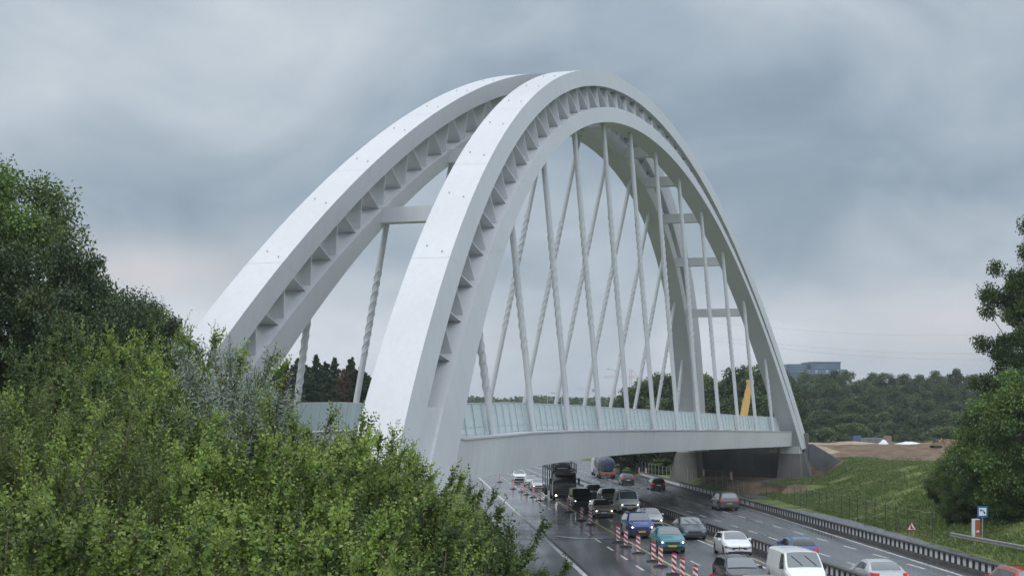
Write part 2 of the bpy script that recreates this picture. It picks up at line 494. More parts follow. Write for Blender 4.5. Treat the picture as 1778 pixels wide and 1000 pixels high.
# ------------------------------------------------------------------ the arch bridge (local x along the span, y across to the far side)
def painted_steel(nm='white_painted_steel', lo=(0.515, 0.52, 0.535), p0=0.36, k=1.12):
    m = bpy.data.materials.new(nm); m.use_nodes = True
    t = m.node_tree; b = t.nodes['Principled BSDF']
    tcn = t.nodes.new('ShaderNodeTexCoord')
    mp = t.nodes.new('ShaderNodeMapping'); mp.inputs['Scale'].default_value = (2.6, 2.6, 0.12)
    t.links.new(tcn.outputs['Object'], mp.inputs['Vector'])
    n = t.nodes.new('ShaderNodeTexNoise'); n.inputs['Scale'].default_value = 1.2; n.inputs['Detail'].default_value = 6; n.inputs['Roughness'].default_value = 0.65
    t.links.new(mp.outputs[0], n.inputs['Vector'])
    n2 = t.nodes.new('ShaderNodeTexNoise'); n2.inputs['Scale'].default_value = 0.12; n2.inputs['Detail'].default_value = 3
    t.links.new(tcn.outputs['Object'], n2.inputs['Vector'])
    ad = t.nodes.new('ShaderNodeMath'); ad.operation = 'ADD'; t.links.new(n.outputs['Fac'], ad.inputs[0]); t.links.new(n2.outputs['Fac'], ad.inputs[1])
    r = t.nodes.new('ShaderNodeValToRGB')
    r.color_ramp.elements[0].position = p0; r.color_ramp.elements[0].color = (*lo, 1)
    r.color_ramp.elements[1].position = 0.62; r.color_ramp.elements[1].color = tuple(min(1, q * k) for q in lo) + (1,)
    h = t.nodes.new('ShaderNodeMath'); h.operation = 'MULTIPLY'; h.inputs[1].default_value = 0.5
    t.links.new(ad.outputs[0], h.inputs[0]); t.links.new(h.outputs[0], r.inputs['Fac'])
    t.links.new(r.outputs['Color'], b.inputs['Base Color'])
    b.inputs['Roughness'].default_value = 0.38
    b.inputs['Specular IOR Level'].default_value = 0.4
    return m
m_steel = painted_steel()
m_girder = painted_steel('rain_streaked_white_steel', (0.63, 0.635, 0.65), 0.42, 1.17)
m_seam = mat('weld_seam_grey', (0.47, 0.475, 0.485), 0.5)
m_steel_grey = mat('grey_white_steel', (0.52, 0.525, 0.54), 0.4, var=0.05, vscale=1.5)
C1 = (30.906, -0.009978, -0.0049548, -2.2121e-07)
C2 = (29.499, -0.022144, -0.0051819, -2.5686e-07)
C3 = (28.150, -0.009345, -0.0055365, -1.7322e-07)
C4 = (26.770, -0.010009, -0.0050163, -4.1249e-07)
def Ez(c, s):
    return c[0] + c[1] * s + c[2] * s * s + c[3] * s ** 4
def Es(c, z, side):
    """where the curve comes down to height z on the given side"""
    a, b = 0.0, 85.0
    for _ in range(50):
        m = (a + b) / 2
        if Ez(c, side * m) > z: a = m
        else: b = m
    return side * a
bridge = empty('arch_bridge', (PX, PY, ZD), math.pi / 2 - TH, 'white steel twin arch bridge crossing the motorway on leaning arches', 'bridge')
ZB = -2.6
LEAN = 0.16
def axis_t(z, sg):          # sg=-1 near arch, +1 far arch
    return sg * (6.59 - LEAN * z)
def chord_ring(s, ztop_s, zbot_s, hw, sg):
    """four corners of a chord cross-section; each edge has its own span position"""
    (s1, z1), (s2, z2) = ztop_s, zbot_s
    return [(s1, axis_t(z1, sg) - hw, z1), (s1, axis_t(z1, sg) + hw, z1), (s2, axis_t(z2, sg) + hw, z2), (s2, axis_t(z2, sg) - hw, z2)]
def girder_top(s):
    return float(np.interp(s, [-75, -61, -49, -34, -8, 16, 65, 80], [0.75, 0.88, 0.94, 0.77, 0.30, -0.17, -1.24, -1.6]))
def girder_bot(s):
    return float(np.interp(s, [-75, -62, -49, -38, -30, -17, -8, 16, 66, 80], [-1.35, -1.25, -1.1, -1.1, -1.18, -1.37, -1.56, -2.07, -3.15, -3.5]))
def hw_at(u):
    return 0.97 + 0.2 * u * u
def web_gap(u):
    return u
N = 97
us = np.linspace(-1, 1, N)
FOOT = {-1: 2.6, 1: 1.2}     # height where the two chords merge, left and right
for sg in (-1, 1):
    arch = empty('arch', (0, 0, 0)); arch.parent = bridge
    up, lo = MB(), MB()
    ends = {}
    for c, n_ in ((C1, 1), (C2, 2), (C3, 3), (C4, 4)):
        ends[n_] = (Es(c, ZB - 0.4 if n_ in (1, 4) else ZB - 0.4, -1), Es(c, ZB - 1.0, 1))
    # chords C2 and C3 are joined at the foot: blend C2 towards C1-ish/C3 below the merge height
    def edge(c, n_, u):
        e0, e1 = ends[n_]
        s = (e0 + e1) / 2 + u * (e1 - e0) / 2
        return s, Ez(c, s)
    rt, rb = [], []
    for u in us:
        a1 = edge(C1, 1, u); a2 = edge(C2, 2, u); a3 = edge(C3, 3, u); a4 = edge(C4, 4, u)
        hw = hw_at(u)
        rt.append(chord_ring(0, a1, a2, hw, sg)); rb.append(chord_ring(0, a3, a4, hw, sg))
    up.loft(rt); lo.loft(rb)
    upper = up.build('upper_chord', m_steel, arch, smooth=35)
    lower = lo.build('lower_chord', m_steel, arch, smooth=35)
    # welded plate joints
    for k in range(1, 15):
        u = -0.93 + k * 0.124
        for cA, nA, cB, nB, du in ((C1, 1, C2, 2, 0), (C3, 3, C4, 4, .05)):
            rr = []
            for dd in (0, .00032):
                a, b_ = edge(cA, nA, u + du + dd), edge(cB, nB, u + du + dd)
                rr.append(chord_ring(0, (a[0], a[1] + .004), (b_[0], b_[1] - .004), hw_at(u) + .004, sg))
            sm_ = MB(); sm_.loft(rr, None, True, False); sm_.build('weld_seam', m_seam, arch)
    # zig-zag web plates between the chords
    wb = MB()
    # points along mid curve by arc length
    ss = np.linspace(-63.5, 65.0, 2600)
    zm = (Ez(C2, ss) + Ez(C3, ss)) / 2
    al = np.concatenate([[0], np.cumsum(np.hypot(np.diff(ss), np.diff(zm)))])
    nper = 41
    L = al[-1]
    def pos(a):
        return float(np.interp(a, al, ss))
    def normal_pts(a):
        """upper and lower chord points facing each other across the gap"""
        s = pos(a); z = (Ez(C2, s) + Ez(C3, s)) / 2
        d = (Ez(C2, s + .1) + Ez(C3, s + .1) - Ez(C2, s - .1) - Ez(C3, s - .1)) / 4 / .1
        n = np.array([-d, 1]) / math.hypot(d, 1)
        def hit(c, sgn):
            k = 0.0
            for _ in range(300):
                if sgn * (z + n[1] * k * sgn - Ez(c, s + n[0] * k * sgn)) > 0: break
                k += 0.02
            return s + n[0] * k * sgn, z + n[1] * k * sgn
        return hit(C2, 1), hit(C3, -1)
    def plate(p, q, th=0.035):
        p = np.array(p); q = np.array(q); d = (q - p) / np.linalg.norm(q - p); n = np.array([-d[1], d[0]]) * th
        ring = []
        for w in (p - n, p + n, q + n, q - n):
            ring.append(w)
        hwp, hwq = 0.62, 0.80
        vs = []
        for sgn in (-1, 1):
            for k, w in enumerate(ring):
                h = hwp if k < 2 else hwq
                vs.append((w[0], axis_t(w[1], sg) + sgn * h, w[1]))
        wb.add(vs, [(3, 2, 1, 0), (4, 5, 6, 7), (0, 1, 5, 4), (1, 2, 6, 5), (2, 3, 7, 6), (3, 0, 4, 7)])
    for k in range(nper):
        a0 = L * k / nper; a1 = L * (k + 1) / nper
        per = a1 - a0
        tp0, _ = normal_pts(a0 + 0.10 * per); _, bt0 = normal_pts(a0 + 0.42 * per)
        tp1, _ = normal_pts(a0 + 0.93 * per); _, bt1 = normal_pts(a0 + 0.60 * per)
        plate(tp0, bt0); plate(tp1, bt1)
    wb.build('web_plates', m_steel, arch)
    # closed foot below the gap
    for side in (-1, 1):
        ft = MB()
        z0 = FOOT[side]; z1 = ends[1][0] if side < 0 else 0
        zb = ZB - (0.4 if side < 0 else 1.0)
        ring = []
        for z in np.linspace(z0, zb, 8):
            sa, sb = Es(C2, z, side) , Es(C3, z, side)
            sa += side * 0.05; sb -= side * 0.05
            hw = 1.02
            if side < 0:
                ring.append([(sa, axis_t(z, sg) - hw, z), (sb, axis_t(z, sg) - hw, z), (sb, axis_t(z, sg) + hw, z), (sa, axis_t(z, sg) + hw, z)])
            else:
                ring.append([(sb, axis_t(z, sg) - hw, z), (sa, axis_t(z, sg) - hw, z), (sa, axis_t(z, sg) + hw, z), (sb, axis_t(z, sg) + hw, z)])
        ft.loft(ring)
        ft.build('foot', m_steel, arch)
    # small lifting studs on the upper chord
    sm = MB(); sm.tube([(0, 0, -0.05), (0, 0, 0.08)], 0.045, None, 6)
    stud0 = sm.build('stud', mat('stud_steel', (0.42, 0.42, 0.43), 0.5), arch)
    first = True
    for k in range(22):
        u = -0.80 + k * 0.066
        s1, z1 = edge(C1, 1, u)
        for w in (-0.55, 0.45):
            o = stud0 if first else stud0.copy()
            if not first:
                COL.objects.link(o)
            first = False
            ds = 0.5 if w > 0 else 0
            o.location = (s1 + ds, axis_t(Ez(C1, s1 + ds), sg) + w, Ez(C1, s1 + ds)); o.parent = arch

# hangers
def eb(s):
    return 1.80 * (1 - (s / 54.0) ** 2)      # the deck curves gently in plan
HS = [(i - 5.5) * 10 * (1 - .015 * ((i - 5.5) / 5.5) ** 2) for i in range(12)]
m_hang = mat('hanger_steel', (0.52, 0.53, 0.545), 0.38, var=0.04)
for sg in (-1, 1):
    for s in HS:
        z1 = Ez(C4, s) + 0.5; t1 = axis_t(z1, sg)
        z0 = .36 * (1 - (s / 54) ** 2) - .018 * s - 0.15; t0 = sg * 6.30 + eb(s)
        h = MB()
        P0, P1 = Vector((s, t0, z0)), Vector((s, t1, z1))
        h.tube([P0, P1], 0.20, None, 14)
        hg = h.build('hanger', m_hang, bridge, smooth=40)
        # helical strake on the middle third
        d = (P1 - P0); Lh = d.length; d.normalize()
        x = d.cross(Vector((0, 1, 0))).normalized(); y = d.cross(x)
        st = MB()
        a0, a1 = 0.33, 0.70
        if Lh < 9: a0, a1 = 0.30, 0.85
        n = max(24, int(Lh * (a1 - a0) * 14))
        for ph in range(3):
            path = []
            for k in range(n + 1):
                f = a0 + (a1 - a0) * k / n
                an = 2 * math.pi * (f * Lh / 2.0) + ph * 2 * math.pi / 3
                path.append(P0 + d * (f * Lh) + (x * math.cos(an) + y * math.sin(an)) * 0.205)
            st.tube(path, 0.038, None, 5)
        st.build('helical_strake', m_hang, hg, smooth=60)
        bp = MB(); bp.tube([P0 - d * 0.02, P0 + d * 0.16], 0.33, None, 14)
        bp.build('socket', m_steel_grey, hg, smooth=40)
# cross beams between the lower chords
for s in HS[1:11]:
    s = s + math.copysign(2.9, s)
    z = (Ez(C3, s) + Ez(C4, s)) / 2
    t = abs(axis_t(z, 1)) - 0.95
    b = MB(); b.box((s, 0, z), (1.0, 2 * t, 0.95))
    b.build('cross_beam', m_steel, bridge)
# edge girders, deck
for sg in (-1, 1):
    g = MB(); rings = []
    for s in np.linspace(-66, 68, 60):
        e = max(eb(s), 0) if abs(s) < 54 else 0
        to, ti = sg * 7.36 + e, sg * 5.96 + e
        zt, zb = girder_top(s), girder_bot(s)
        rings.append([(s, to, zt), (s, ti, zt), (s, ti, zb), (s, to - sg * 0.25, zb)])
    g.loft(rings)
    gi = g.build('edge_girder', m_girder, bridge, smooth=30)
    lp = MB(); rings = []
    for s in np.linspace(-62, 64, 50):
        e = max(eb(s), 0) if abs(s) < 54 else 0
        to = sg * 7.44 + e; zt = girder_top(s)
        rings.append([(s, to, zt + .01), (s, to, zt + 0.10), (s, to - sg * 1.6, zt + 0.10), (s, to - sg * 1.6, zt + .01)])
    lp.loft(rings)
    lp.build('kerb_ledge', m_steel_grey, gi)
dk = MB(); rings = []
for s in np.linspace(-66, 68, 40):
    e = max(eb(s), 0) if abs(s) < 54 else 0
    z = girder_top(s)
    rings.append([(s, -5.94 + e, z - 0.5), (s, -5.94 + e, z - 0.9), (s, 5.94 + e, z - 0.9), (s, 5.94 + e, z - 0.5)])
dk.loft(rings)
deck = dk.build('deck', mat('deck_concrete', (0.22, 0.22, 0.22), 0.8), bridge)
cg = MB()
for s in np.arange(-62, 66, 3.5):
    e = max(eb(s), 0) if abs(s) < 54 else 0
    z = girder_top(s); zb = girder_bot(s)
    cg.box((s, e, (z - 0.92 + zb + 0.35) / 2), (0.3, 2 * 5.92, max(0.2, (z - 0.92) - (zb + 0.35))))
cg.build('floor_beams', m_steel_grey, deck)
# glass screens leaning inward with steel posts
def screen_glass():
    m = bpy.data.materials.new('greenish_screen_glass'); m.use_nodes = True
    t = m.node_tree; t.nodes.clear()
    d = t.nodes.new('ShaderNodeBsdfPrincipled'); d.inputs['Base Color'].default_value = (0.70, 0.77, 0.77, 1); d.inputs['Roughness'].default_value = 0.12
    tr = t.nodes.new('ShaderNodeBsdfTransparent'); tr.inputs['Color'].default_value = (0.74, 0.86, 0.86, 1)
    m1 = t.nodes.new('ShaderNodeMixShader'); m1.inputs[0].default_value = 0.34
    t.links.new(tr.outputs[0], m1.inputs[2]); t.links.new(d.outputs[0], m1.inputs[1])
    o = t.nodes.new('ShaderNodeOutputMaterial'); t.links.new(m1.outputs[0], o.inputs['Surface'])
    return m
m_glass = screen_glass()
GH = 1.75
def glass_pt(s, h, sg, off=0.0):
    e = max(eb(s), 0) if abs(s) < 54 else 0
    return (s, sg * (5.86 - LEAN * h + off) + e, girder_top(s) + 0.10 + h)
for sg in (-1, 1):
    gm = MB(); n = 82
    sx = np.linspace(-60.5, 62.5, n)
    for i in range(n - 1):
        a, b = sx[i] + 0.03, sx[i + 1] - 0.03
        q = []
        for off in (0.0, 0.02):
            q += [glass_pt(a, 0.04, sg, off), glass_pt(b, 0.04, sg, off), glass_pt(b, GH, sg, off), glass_pt(a, GH, sg, off)]
        gm.add(q, [(0, 1, 2, 3), (7, 6, 5, 4), (0, 4, 5, 1), (1, 5, 6, 2), (2, 6, 7, 3), (3, 7, 4, 0)])
    gs = gm.build('glass_screen', m_glass, bridge)
    for h, r in ((0.45, 0.015), (GH + .02, 0.025)):
        rl = MB(); rl.tube([glass_pt(x_, h, sg, 0.05) for x_ in sx], r, None, 4, False)
        rl.build('rail', m_steel_grey, gs)
    if sg < 0:
        for i in range(n):
            pm = MB()
            p0, p1 = Vector(glass_pt(sx[i], -0.02, sg, 0.06)), Vector(glass_pt(sx[i], GH, sg, 0.06))
            d = p1 - p0
            R = Matrix.Rotation(math.atan2(-d.y, d.z), 3, 'X')
            pm.box((p0 + p1) / 2, (0.055, 0.10, d.length), None, R)
            pm.build('post', m_steel_grey, gs)
    else:
        pm = MB()
        for i in range(n):
            p0, p1 = Vector(glass_pt(sx[i], -0.02, sg, 0.06)), Vector(glass_pt(sx[i], GH, sg, 0.06))
            pm.tube([p0, p1], 0.04, None, 4)
        tag(pm.build('posts', m_steel_grey, gs), kind='stuff')

# ------------------------------------------------------------------ abutments
m_conc = mat('grey_concrete', (0.165, 0.158, 0.148), 0.85, var=0.22, vscale=0.8, bump=0.2, bscale=8, stretch=(1, 1, 0.35))
m_conc_dark = mat('dark_concrete', (0.12, 0.127, 0.135), 0.85, var=0.25, vscale=0.7, bump=0.2, bscale=8, stretch=(1, 1, 0.35))
m_conc_pale = mat('pale_concrete', (0.52, 0.52, 0.50), 0.8, var=0.12, vscale=1.2)
def abutment(name, s0, sgn, label):
    """piers carry the arch feet; sgn +1 at the right bank, -1 at the left"""
    o = empty(name, (PX + s0 * SU, PY + s0 * CU, -10.9), math.pi / 2 - TH, label, 'abutment')
    zt = girder_bot(s0) + ZD - (-10.9) - 0.95        # underside of bearings, local height
    for ty in (-6.9, 6.9):
        m = MB(); rings = []
        for f, z in ((1, -0.8), (0.0, zt)):
            w0, w1 = 1.35 + 0.30 * f, 1.35 + 0.42 * f
            rings.append([(-1.2 - 0.5 * f, ty - w0, z), (2.4 + 0.8 * f, ty - w0, z), (2.4 + 0.8 * f, ty + w1, z), (-1.2 - 0.5 * f, ty + w1, z)])
        m.loft(rings)
        p = m.build('pier', m_conc, o)
        c = MB(); c.box((0.4, ty, zt + 0.46), (3.0, 2.5, 0.90)); c.build('bearing_block', m_conc_pale, p)
        c = MB(); c.box((-0.2, ty - math.copysign(2.2, ty), zt + 0.52), (1.4, 1.0, 0.78)); c.build('bearing_block', m_conc_pale, p)
        # raking fins on the outer side
        fm = MB()
        for k in range(2):
            x = 0.2 + k * 1.5
            y0 = ty + math.copysign(1.36, ty)
            fm.add([(x, y0, zt), (x + .7, y0, zt), (x + .7, y0 + math.copysign(0.35, ty), zt), (x, y0 + math.copysign(0.35, ty), zt),
                    (x, y0, -0.8), (x + .7, y0, -0.8), (x + .7, y0 + math.copysign(1.6, ty), -0.8), (x, y0 + math.copysign(1.6, ty), -0.8)],
                   [(0, 1, 2, 3), (7, 6, 5, 4), (0, 4, 5, 1), (1, 5, 6, 2), (2, 6, 7, 3), (3, 7, 4, 0)])
        fm.build('buttress', m_conc, p)
    w = MB(); w.box((3.9, 0, zt / 2 + 0.2), (1.0, 16.5, zt + 1.2)); w.build('back_wall', m_conc_dark, o)
    w = MB(); w.box((5.1, -8.15, (zt + 2.2) / 2), (0.9, 0.8, zt + 2.9)); w.build('corner_column', m_conc, o)
    w = MB()
    top = zt + 1.1
    w.prism([(-8.6, -0.8), (-8.6, top), (-9.2, top), (-16.0, 0.9), (-16.0, -0.8)], 0, 5.0, 5.5)
    w.build('wing_wall', m_conc_dark, o)
    return o
abutment('abutment', 66.0, 1, 'grey concrete abutment with two tapered piers under the far end of the white bridge')

# ------------------------------------------------------------------ safety barriers
m_bar_dark = mat('dark_weathered_concrete', (0.085, 0.082, 0.078), 0.7, var=0.35, vscale=1.5, stretch=(1, 1, 1))
m_rail_pale = mat('galvanised_sheet', (0.62, 0.63, 0.645), 0.5, metal=0.0, var=0.15, vscale=1.0)
m_cap = mat('dark_rail_cap', (0.06, 0.058, 0.055), 0.55, var=0.3, vscale=2)
m_slot = mat('black_post', (0.010, 0.010, 0.012), 0.6)
def barrier(name, fx, y0, y1, step, sides, label):
    root = empty(name, (fx(y0), y0, float(road_z(y0))), 0, label, 'barrier')
    R0 = Vector(root.location)
    ys = np.arange(y0, y1 + .1, 4.0)
    def strip(nm, w, z0, z1, m):
        b = MB(); rings = []
        for y in ys:
            x, z = fx(y), float(road_z(y))
            rings.append([Vector((x - w, y, z + z0)) - R0, Vector((x + w, y, z + z0)) - R0, Vector((x + w, y, z + z1)) - R0, Vector((x - w, y, z + z1)) - R0])
        b.loft(rings); b.build(nm, m, root)
    strip('base', 0.20, -0.05, 0.26, m_bar_dark)
    strip('panel', 0.07, 0.265, 0.70, m_rail_pale)
    strip('cap', 0.17, 0.703, 0.80, m_cap)
    pm = MB(); pm.box((0, 0, 0), (0.22, 0.34, 0.432))
    first = None
    y = y0 + 0.4
    k = 0
    while y < y1 and k < 100:
        if first is None:
            o = first = pm.build('post', m_slot, root)
        else:
            o = first.copy(); COL.objects.link(o); o.parent = root
        o.location = Vector((fx(y), y, float(road_z(y)) + 0.483)) - R0
        y += step(y); k += 1
    return root
barrier('safety_barrier', lambda y: rx(15.0, y), 66, 236, lambda y: 0.95 if y < 140 else 2.2, 2, 'dark capped barrier with pale panels dividing the two carriageways')
barrier('safety_barrier', barR, 62, 236, lambda y: 0.98 if y < 140 else 2.6, 1, 'dark capped barrier with pale panels along the outer edge by the grass slope')

# ------------------------------------------------------------------ beacons
m_red = mat('red_reflective', (0.42, 0.02, 0.03), 0.4, var=0.08)
m_white = mat('white_reflective', (0.72, 0.72, 0.72), 0.4, var=0.05)
m_rubber = mat('black_rubber', (0.02, 0.02, 0.021), 0.7)
def make_beacon():
    o = empty('warning_beacon')
    b = MB(); b.box((0, 0, 0.045), (0.80, 0.42, 0.09), None, None, 0.9); b.box((0, 0, 0.11), (0.34, 0.26, 0.06)); b.build('foot_plate', m_rubber, o)
    p = MB(); h0, h1, w = 0.13, 1.10, 0.125
    p.box((0, 0, (h0 + h1) / 2), (2 * w, 0.035, h1 - h0), m_white)
    # slanted red bars on both faces
    for f in (-1, 1):
        y = f * 0.0205
        for k in range(-1, 4):
            z0 = h0 + 0.06 + k * 0.30
            poly = []
            for x, dz in ((-w + .004, 0.13), (w - .004, -0.07), (w - .004, 0.08), (-w + .004, 0.28)):
                poly.append((x, min(max(z0 + dz, h0 + .004), h1 - .004)))
            if max(q[1] for q in poly) - min(q[1] for q in poly) < .02: continue
            p.add([(x, y, z) for x, z in poly], [(0, 1, 2, 3)], m_red)
    p.build('striped_panel', None, o, fix=False)
    c = MB(); c.box((0, 0, 1.125), (0.26, 0.05, 0.045)); c.box((0, 0, 1.16), (0.10, 0.05, 0.05)); c.build('top_cap', m_red, o)
    return o
bx = [(867.5, 837), (891, 849), (905.5, 854), (914.5, 859), (925.7, 863.5), (937, 869.7), (988, 889), (1009.5, 904), (1025.5, 911),
      (1073.6, 942), (1086.8, 950), (1108.8, 961), (1134.6, 975), (1147, 983.8), (1170, 997.6), (1184.7, 1007.5), (1207.8, 1022), (1236, 1041)]
bl = ['red and white striped beacon on the wet closed lane, the farthest left of the row',
      'striped beacon in front of the white car under the bridge', 'striped beacon on the wet lane just right of the one before the white car',
      'striped beacon left of the dark front silver car', 'striped beacon before the second silver car under the bridge', 'striped beacon close by the wheels of the black car transporter',
      'striped beacon standing alone left of the black van', 'striped beacon nearest left of the beige estate car', 'striped beacon right beside the beige estate car',
      'striped beacon left of the blue car, first of a close pair', 'striped beacon left of the blue car, second of a close pair', 'striped beacon with a glow of headlights on the wet road before it',
      'striped beacon by the teal car, first of a close pair', 'striped beacon by the teal car, second of a close pair', 'tall looking striped beacon below the teal car, left of a close pair',
      'tall looking striped beacon below the teal car, right of a close pair', 'striped beacon cut by the photo edge, left of the last one', 'last striped beacon, only its red top in view']
b0 = make_beacon()
for i, (u, v) in enumerate(bx):
    o = b0 if i == 0 else copy_tree(b0)
    o.location = gpt(u, v); o.rotation_euler = (random.uniform(-.02, .02), random.uniform(-.035, .035), 0.06 + random.uniform(-.15, .15))
    tag(o, bl[i], 'beacon', 'striped beacons along the closed lane')
for (u, v, l) in ((1110, 822, 'small striped beacon in the grass behind the outer barrier, beyond the dark cars'), (1122, 824, 'small striped beacon in the grass right of another by the mesh fence'),
                  (1222, 842, 'small striped beacon behind the barrier before the bridge piers'), (1270, 850, 'small striped beacon behind the barrier above the grey off-road car')):
    o = copy_tree(b0); Y = gpt(u, v)[1]; X = (u - 889) * Y / F
    X = max(X, barR(Y) + 1.2)
    o.location = (X, Y, gz(X, Y)); o.rotation_euler.z = random.uniform(-.3, .3)
    tag(o, l, 'beacon', 'striped beacons behind the outer barrier')

# ------------------------------------------------------------------ vehicles
def paint(name, col, rough=0.22, metal=0.0):
    return mat('paint_' + name, col, rough, metal, var=0.03, vscale=1.0, coat=0.6)
m_wglass = mat('windscreen_glass', (0.10, 0.12, 0.135), 0.05, var=0.1, spec=1.0, coat=1.0)
m_sglass = mat('tinted_window_glass', (0.015, 0.018, 0.02), 0.06, var=0.1, spec=0.8, coat=0.5)
m_black = mat('black_plastic', (0.018, 0.018, 0.02), 0.5)
m_tyre = mat('tyre_rubber', (0.016, 0.016, 0.016), 0.8)
m_rim = mat('alloy_rim', (0.38, 0.39, 0.40), 0.3, metal=0.8)
m_chrome = mat('chrome_trim', (0.7, 0.7, 0.72), 0.15, metal=1.0)
m_lamp = mat('headlamp_glass', (0.16, 0.17, 0.19), 0.1, spec=0.9, coat=1.0)
m_lamp_on = mat('headlamp_lit', (0.8, 0.8, 0.75), 0.2, emit=((1.0, 0.93, 0.80), 7.0))
m_lamp_warm = mat('headlamp_lit_warm', (0.8, 0.7, 0.5), 0.2, emit=((1.0, 0.80, 0.50), 8.0))
m_tail = mat('tail_lamp_red', (0.42, 0.015, 0.02), 0.2, coat=0.8)
m_tail_on = mat('tail_lamp_lit', (0.5, 0.02, 0.02), 0.2, emit=((1.0, 0.06, 0.05), 0.12))
m_amber_on = mat('amber_indicator_lit', (0.8, 0.35, 0.05), 0.2, emit=((1.0, 0.45, 0.08), 3.0))
m_plate_y = mat('yellow_plate', (0.62, 0.42, 0.04), 0.4, var=0.05)
m_plate_w = mat('white_plate', (0.62, 0.62, 0.60), 0.4, var=0.05)

KINDS = {
 # L, W, H, wheel radius, hood front z, cowl x,z, windscreen top x, roof rear x,z, rear glass bottom x,z, tail z, front axle, rear axle
 'hatch': dict(L=4.06, W=1.74, H=1.45, r=.31, hf=.80, xc=1.00, zc=1.00, xt=1.80, xr=3.35, zr=1.37, xb=3.92, zb=1.02, zt=.90, fa=.80, ra=3.38),
 'cross': dict(L=4.15, W=1.77, H=1.55, r=.33, hf=.90, xc=0.95, zc=1.08, xt=1.72, xr=3.45, zr=1.48, xb=4.02, zb=1.10, zt=.98, fa=.82, ra=3.45),
 'estate': dict(L=4.60, W=1.82, H=1.49, r=.33, hf=.80, xc=1.20, zc=1.00, xt=2.00, xr=4.15, zr=1.42, xb=4.50, zb=1.02, zt=.92, fa=.90, ra=3.65),
 'saloon': dict(L=4.72, W=1.82, H=1.46, r=.33, hf=.78, xc=1.28, zc=.99, xt=2.10, xr=3.35, zr=1.40, xb=4.02, zb=1.05, zt=1.00, fa=.95, ra=3.72),
 'suv': dict(L=4.70, W=1.90, H=1.70, r=.37, hf=.98, xc=1.25, zc=1.14, xt=2.02, xr=4.25, zr=1.64, xb=4.60, zb=1.16, zt=1.05, fa=.92, ra=3.75),
 'van': dict(L=5.00, W=1.95, H=1.96, r=.33, hf=.98, xc=0.72, zc=1.20, xt=1.45, xr=4.80, zr=1.94, xb=4.97, zb=1.20, zt=1.15, fa=.90, ra=4.00),
}
def make_vehicle(kind, name, label, cat, body, u, v, oncoming=True, lit=None, plate=None, group=None, side_glass=True, mesh_dark=False, emblem=None, wipers=False, rails=False, yaw=0.0, indicator=False, two_tone=None, window_col=None, xoff=0.0, rear_glass=True):
    k = KINDS[kind]
    L, Wd, H = k['L'], k['W'], k['H']
    hwm = Wd / 2
    X, Y, Z = gpt(u, v)
    ang = math.atan2(1, RS) if not oncoming else math.atan2(-1, -RS)
    ang += yaw
    fwd = Vector((math.cos(ang), math.sin(ang), 0))
    # (u, v) is the visible end: front when oncoming, rear otherwise
    ctr = Vector((X, Y, 0)) - fwd * (L / 2) if oncoming else Vector((X, Y, 0)) + fwd * (L / 2)
    ctr.z = float(road_z(ctr.y)) + 0.004
    root = empty(name, ctr, ang, label, cat, group)
    pitch = -math.atan(GR) * (1 if not oncoming else -1)
    root.rotation_euler.y = -pitch
    def lx(x): return L / 2 - x
    # top profile
    px_ = [0, .06, .16, k['xc'], (k['xc'] + k['xt']) / 2, k['xt'], (k['xt'] * .6 + k['xr'] * .4), k['xr'], (k['xr'] + k['xb']) / 2 , k['xb'], L - .06, L]
    zm_ = (k['zc'] + H - .03) / 2 + .02
    pz_ = [k['hf'] - .22, k['hf'] - .07, k['hf'], k['zc'], zm_, H - .03, H, k['zr'], (k['zr'] + k['zb']) / 2 + .04, k['zb'], k['zt'], k['zt'] - .18]
    def zt(x): return float(np.interp(x, px_, pz_))
    def belt(x):
        return min(float(np.interp(x, [0, k['xc'], k['xb'], L], [k['hf'] - .10, k['zc'] - .05, k['zb'] - .01, k['zt'] - .10])), zt(x) - .02)
    def wd(x):
        w = hwm
        if x < .75: w *= 1 - .17 * ((.75 - x) / .75) ** 2
        if x > L - .6: w *= 1 - .10 * ((x - L + .6) / .6) ** 2
        return w
    def section(x):
        w = wd(x); b = belt(x); t = zt(x); g = t - b
        zs = .20 + (.10 * max(0, (.3 - x) / .3)) + (.12 * max(0, (x - L + .3) / .3))
        for xa in (k['fa'], k['ra']):
            d = abs(x - xa); R = k['r'] + .055
            if d < R: zs = max(zs, k['r'] + math.sqrt(R * R - d * d) - .0)
        zs = min(zs, b - .16)
        q = min(1, max(0, g / .32))
        tumble = .16 if kind == 'van' else .40
        wr = .955 * w - tumble * g
        ins = .04 * (1 - q)
        return [(.94 * w, zs), (w * .995, zs + .10 * (1 if b - zs > .3 else .4)), (w, zs + (b - zs) * .55), (.985 * w, b - .07), (.955 * w - ins, b),
                (wr - ins, t - .08 * q - .012), (wr - .09 - ins, t - .022 * q - .004), (wr * .55, t), (0, t + .008)]
    xs = sorted(set([0, .03, .06, .1, .16, .25, .35] + list(np.linspace(.45, L - .35, 34)) + [k['xc'], k['xt'], k['xr'], k['xb'], L - .25, L - .15, L - .06, L - .02, L] +
                    [xa + d * (k['r'] + .055) for xa in (k['fa'], k['ra']) for d in (-1.01, -.99, -.9, -.7, -.4, 0, .4, .7, .9, .99, 1.01)]))
    bm_ = MB(); rings = []
    for x in xs:
        s = section(x)
        rings.append([(lx(x), y, z) for y, z in s] + [(lx(x), -y, z) for y, z in reversed(s[:-1])])
    bm_.loft(rings, None, closed=False, caps=False)
    n = len(rings[0])
    bm_.add(rings[0], [tuple(range(n))]); bm_.add(rings[-1], [tuple(range(n - 1, -1, -1))])
    bmat = body
    bo = bm_.build('body', bmat, root, smooth=32)
    # dark underbody and wheel housings
    ub = MB(); ub.box((0, 0, .34), (L - .5, Wd - .50, .30)); ub.build('underbody', m_black, root)
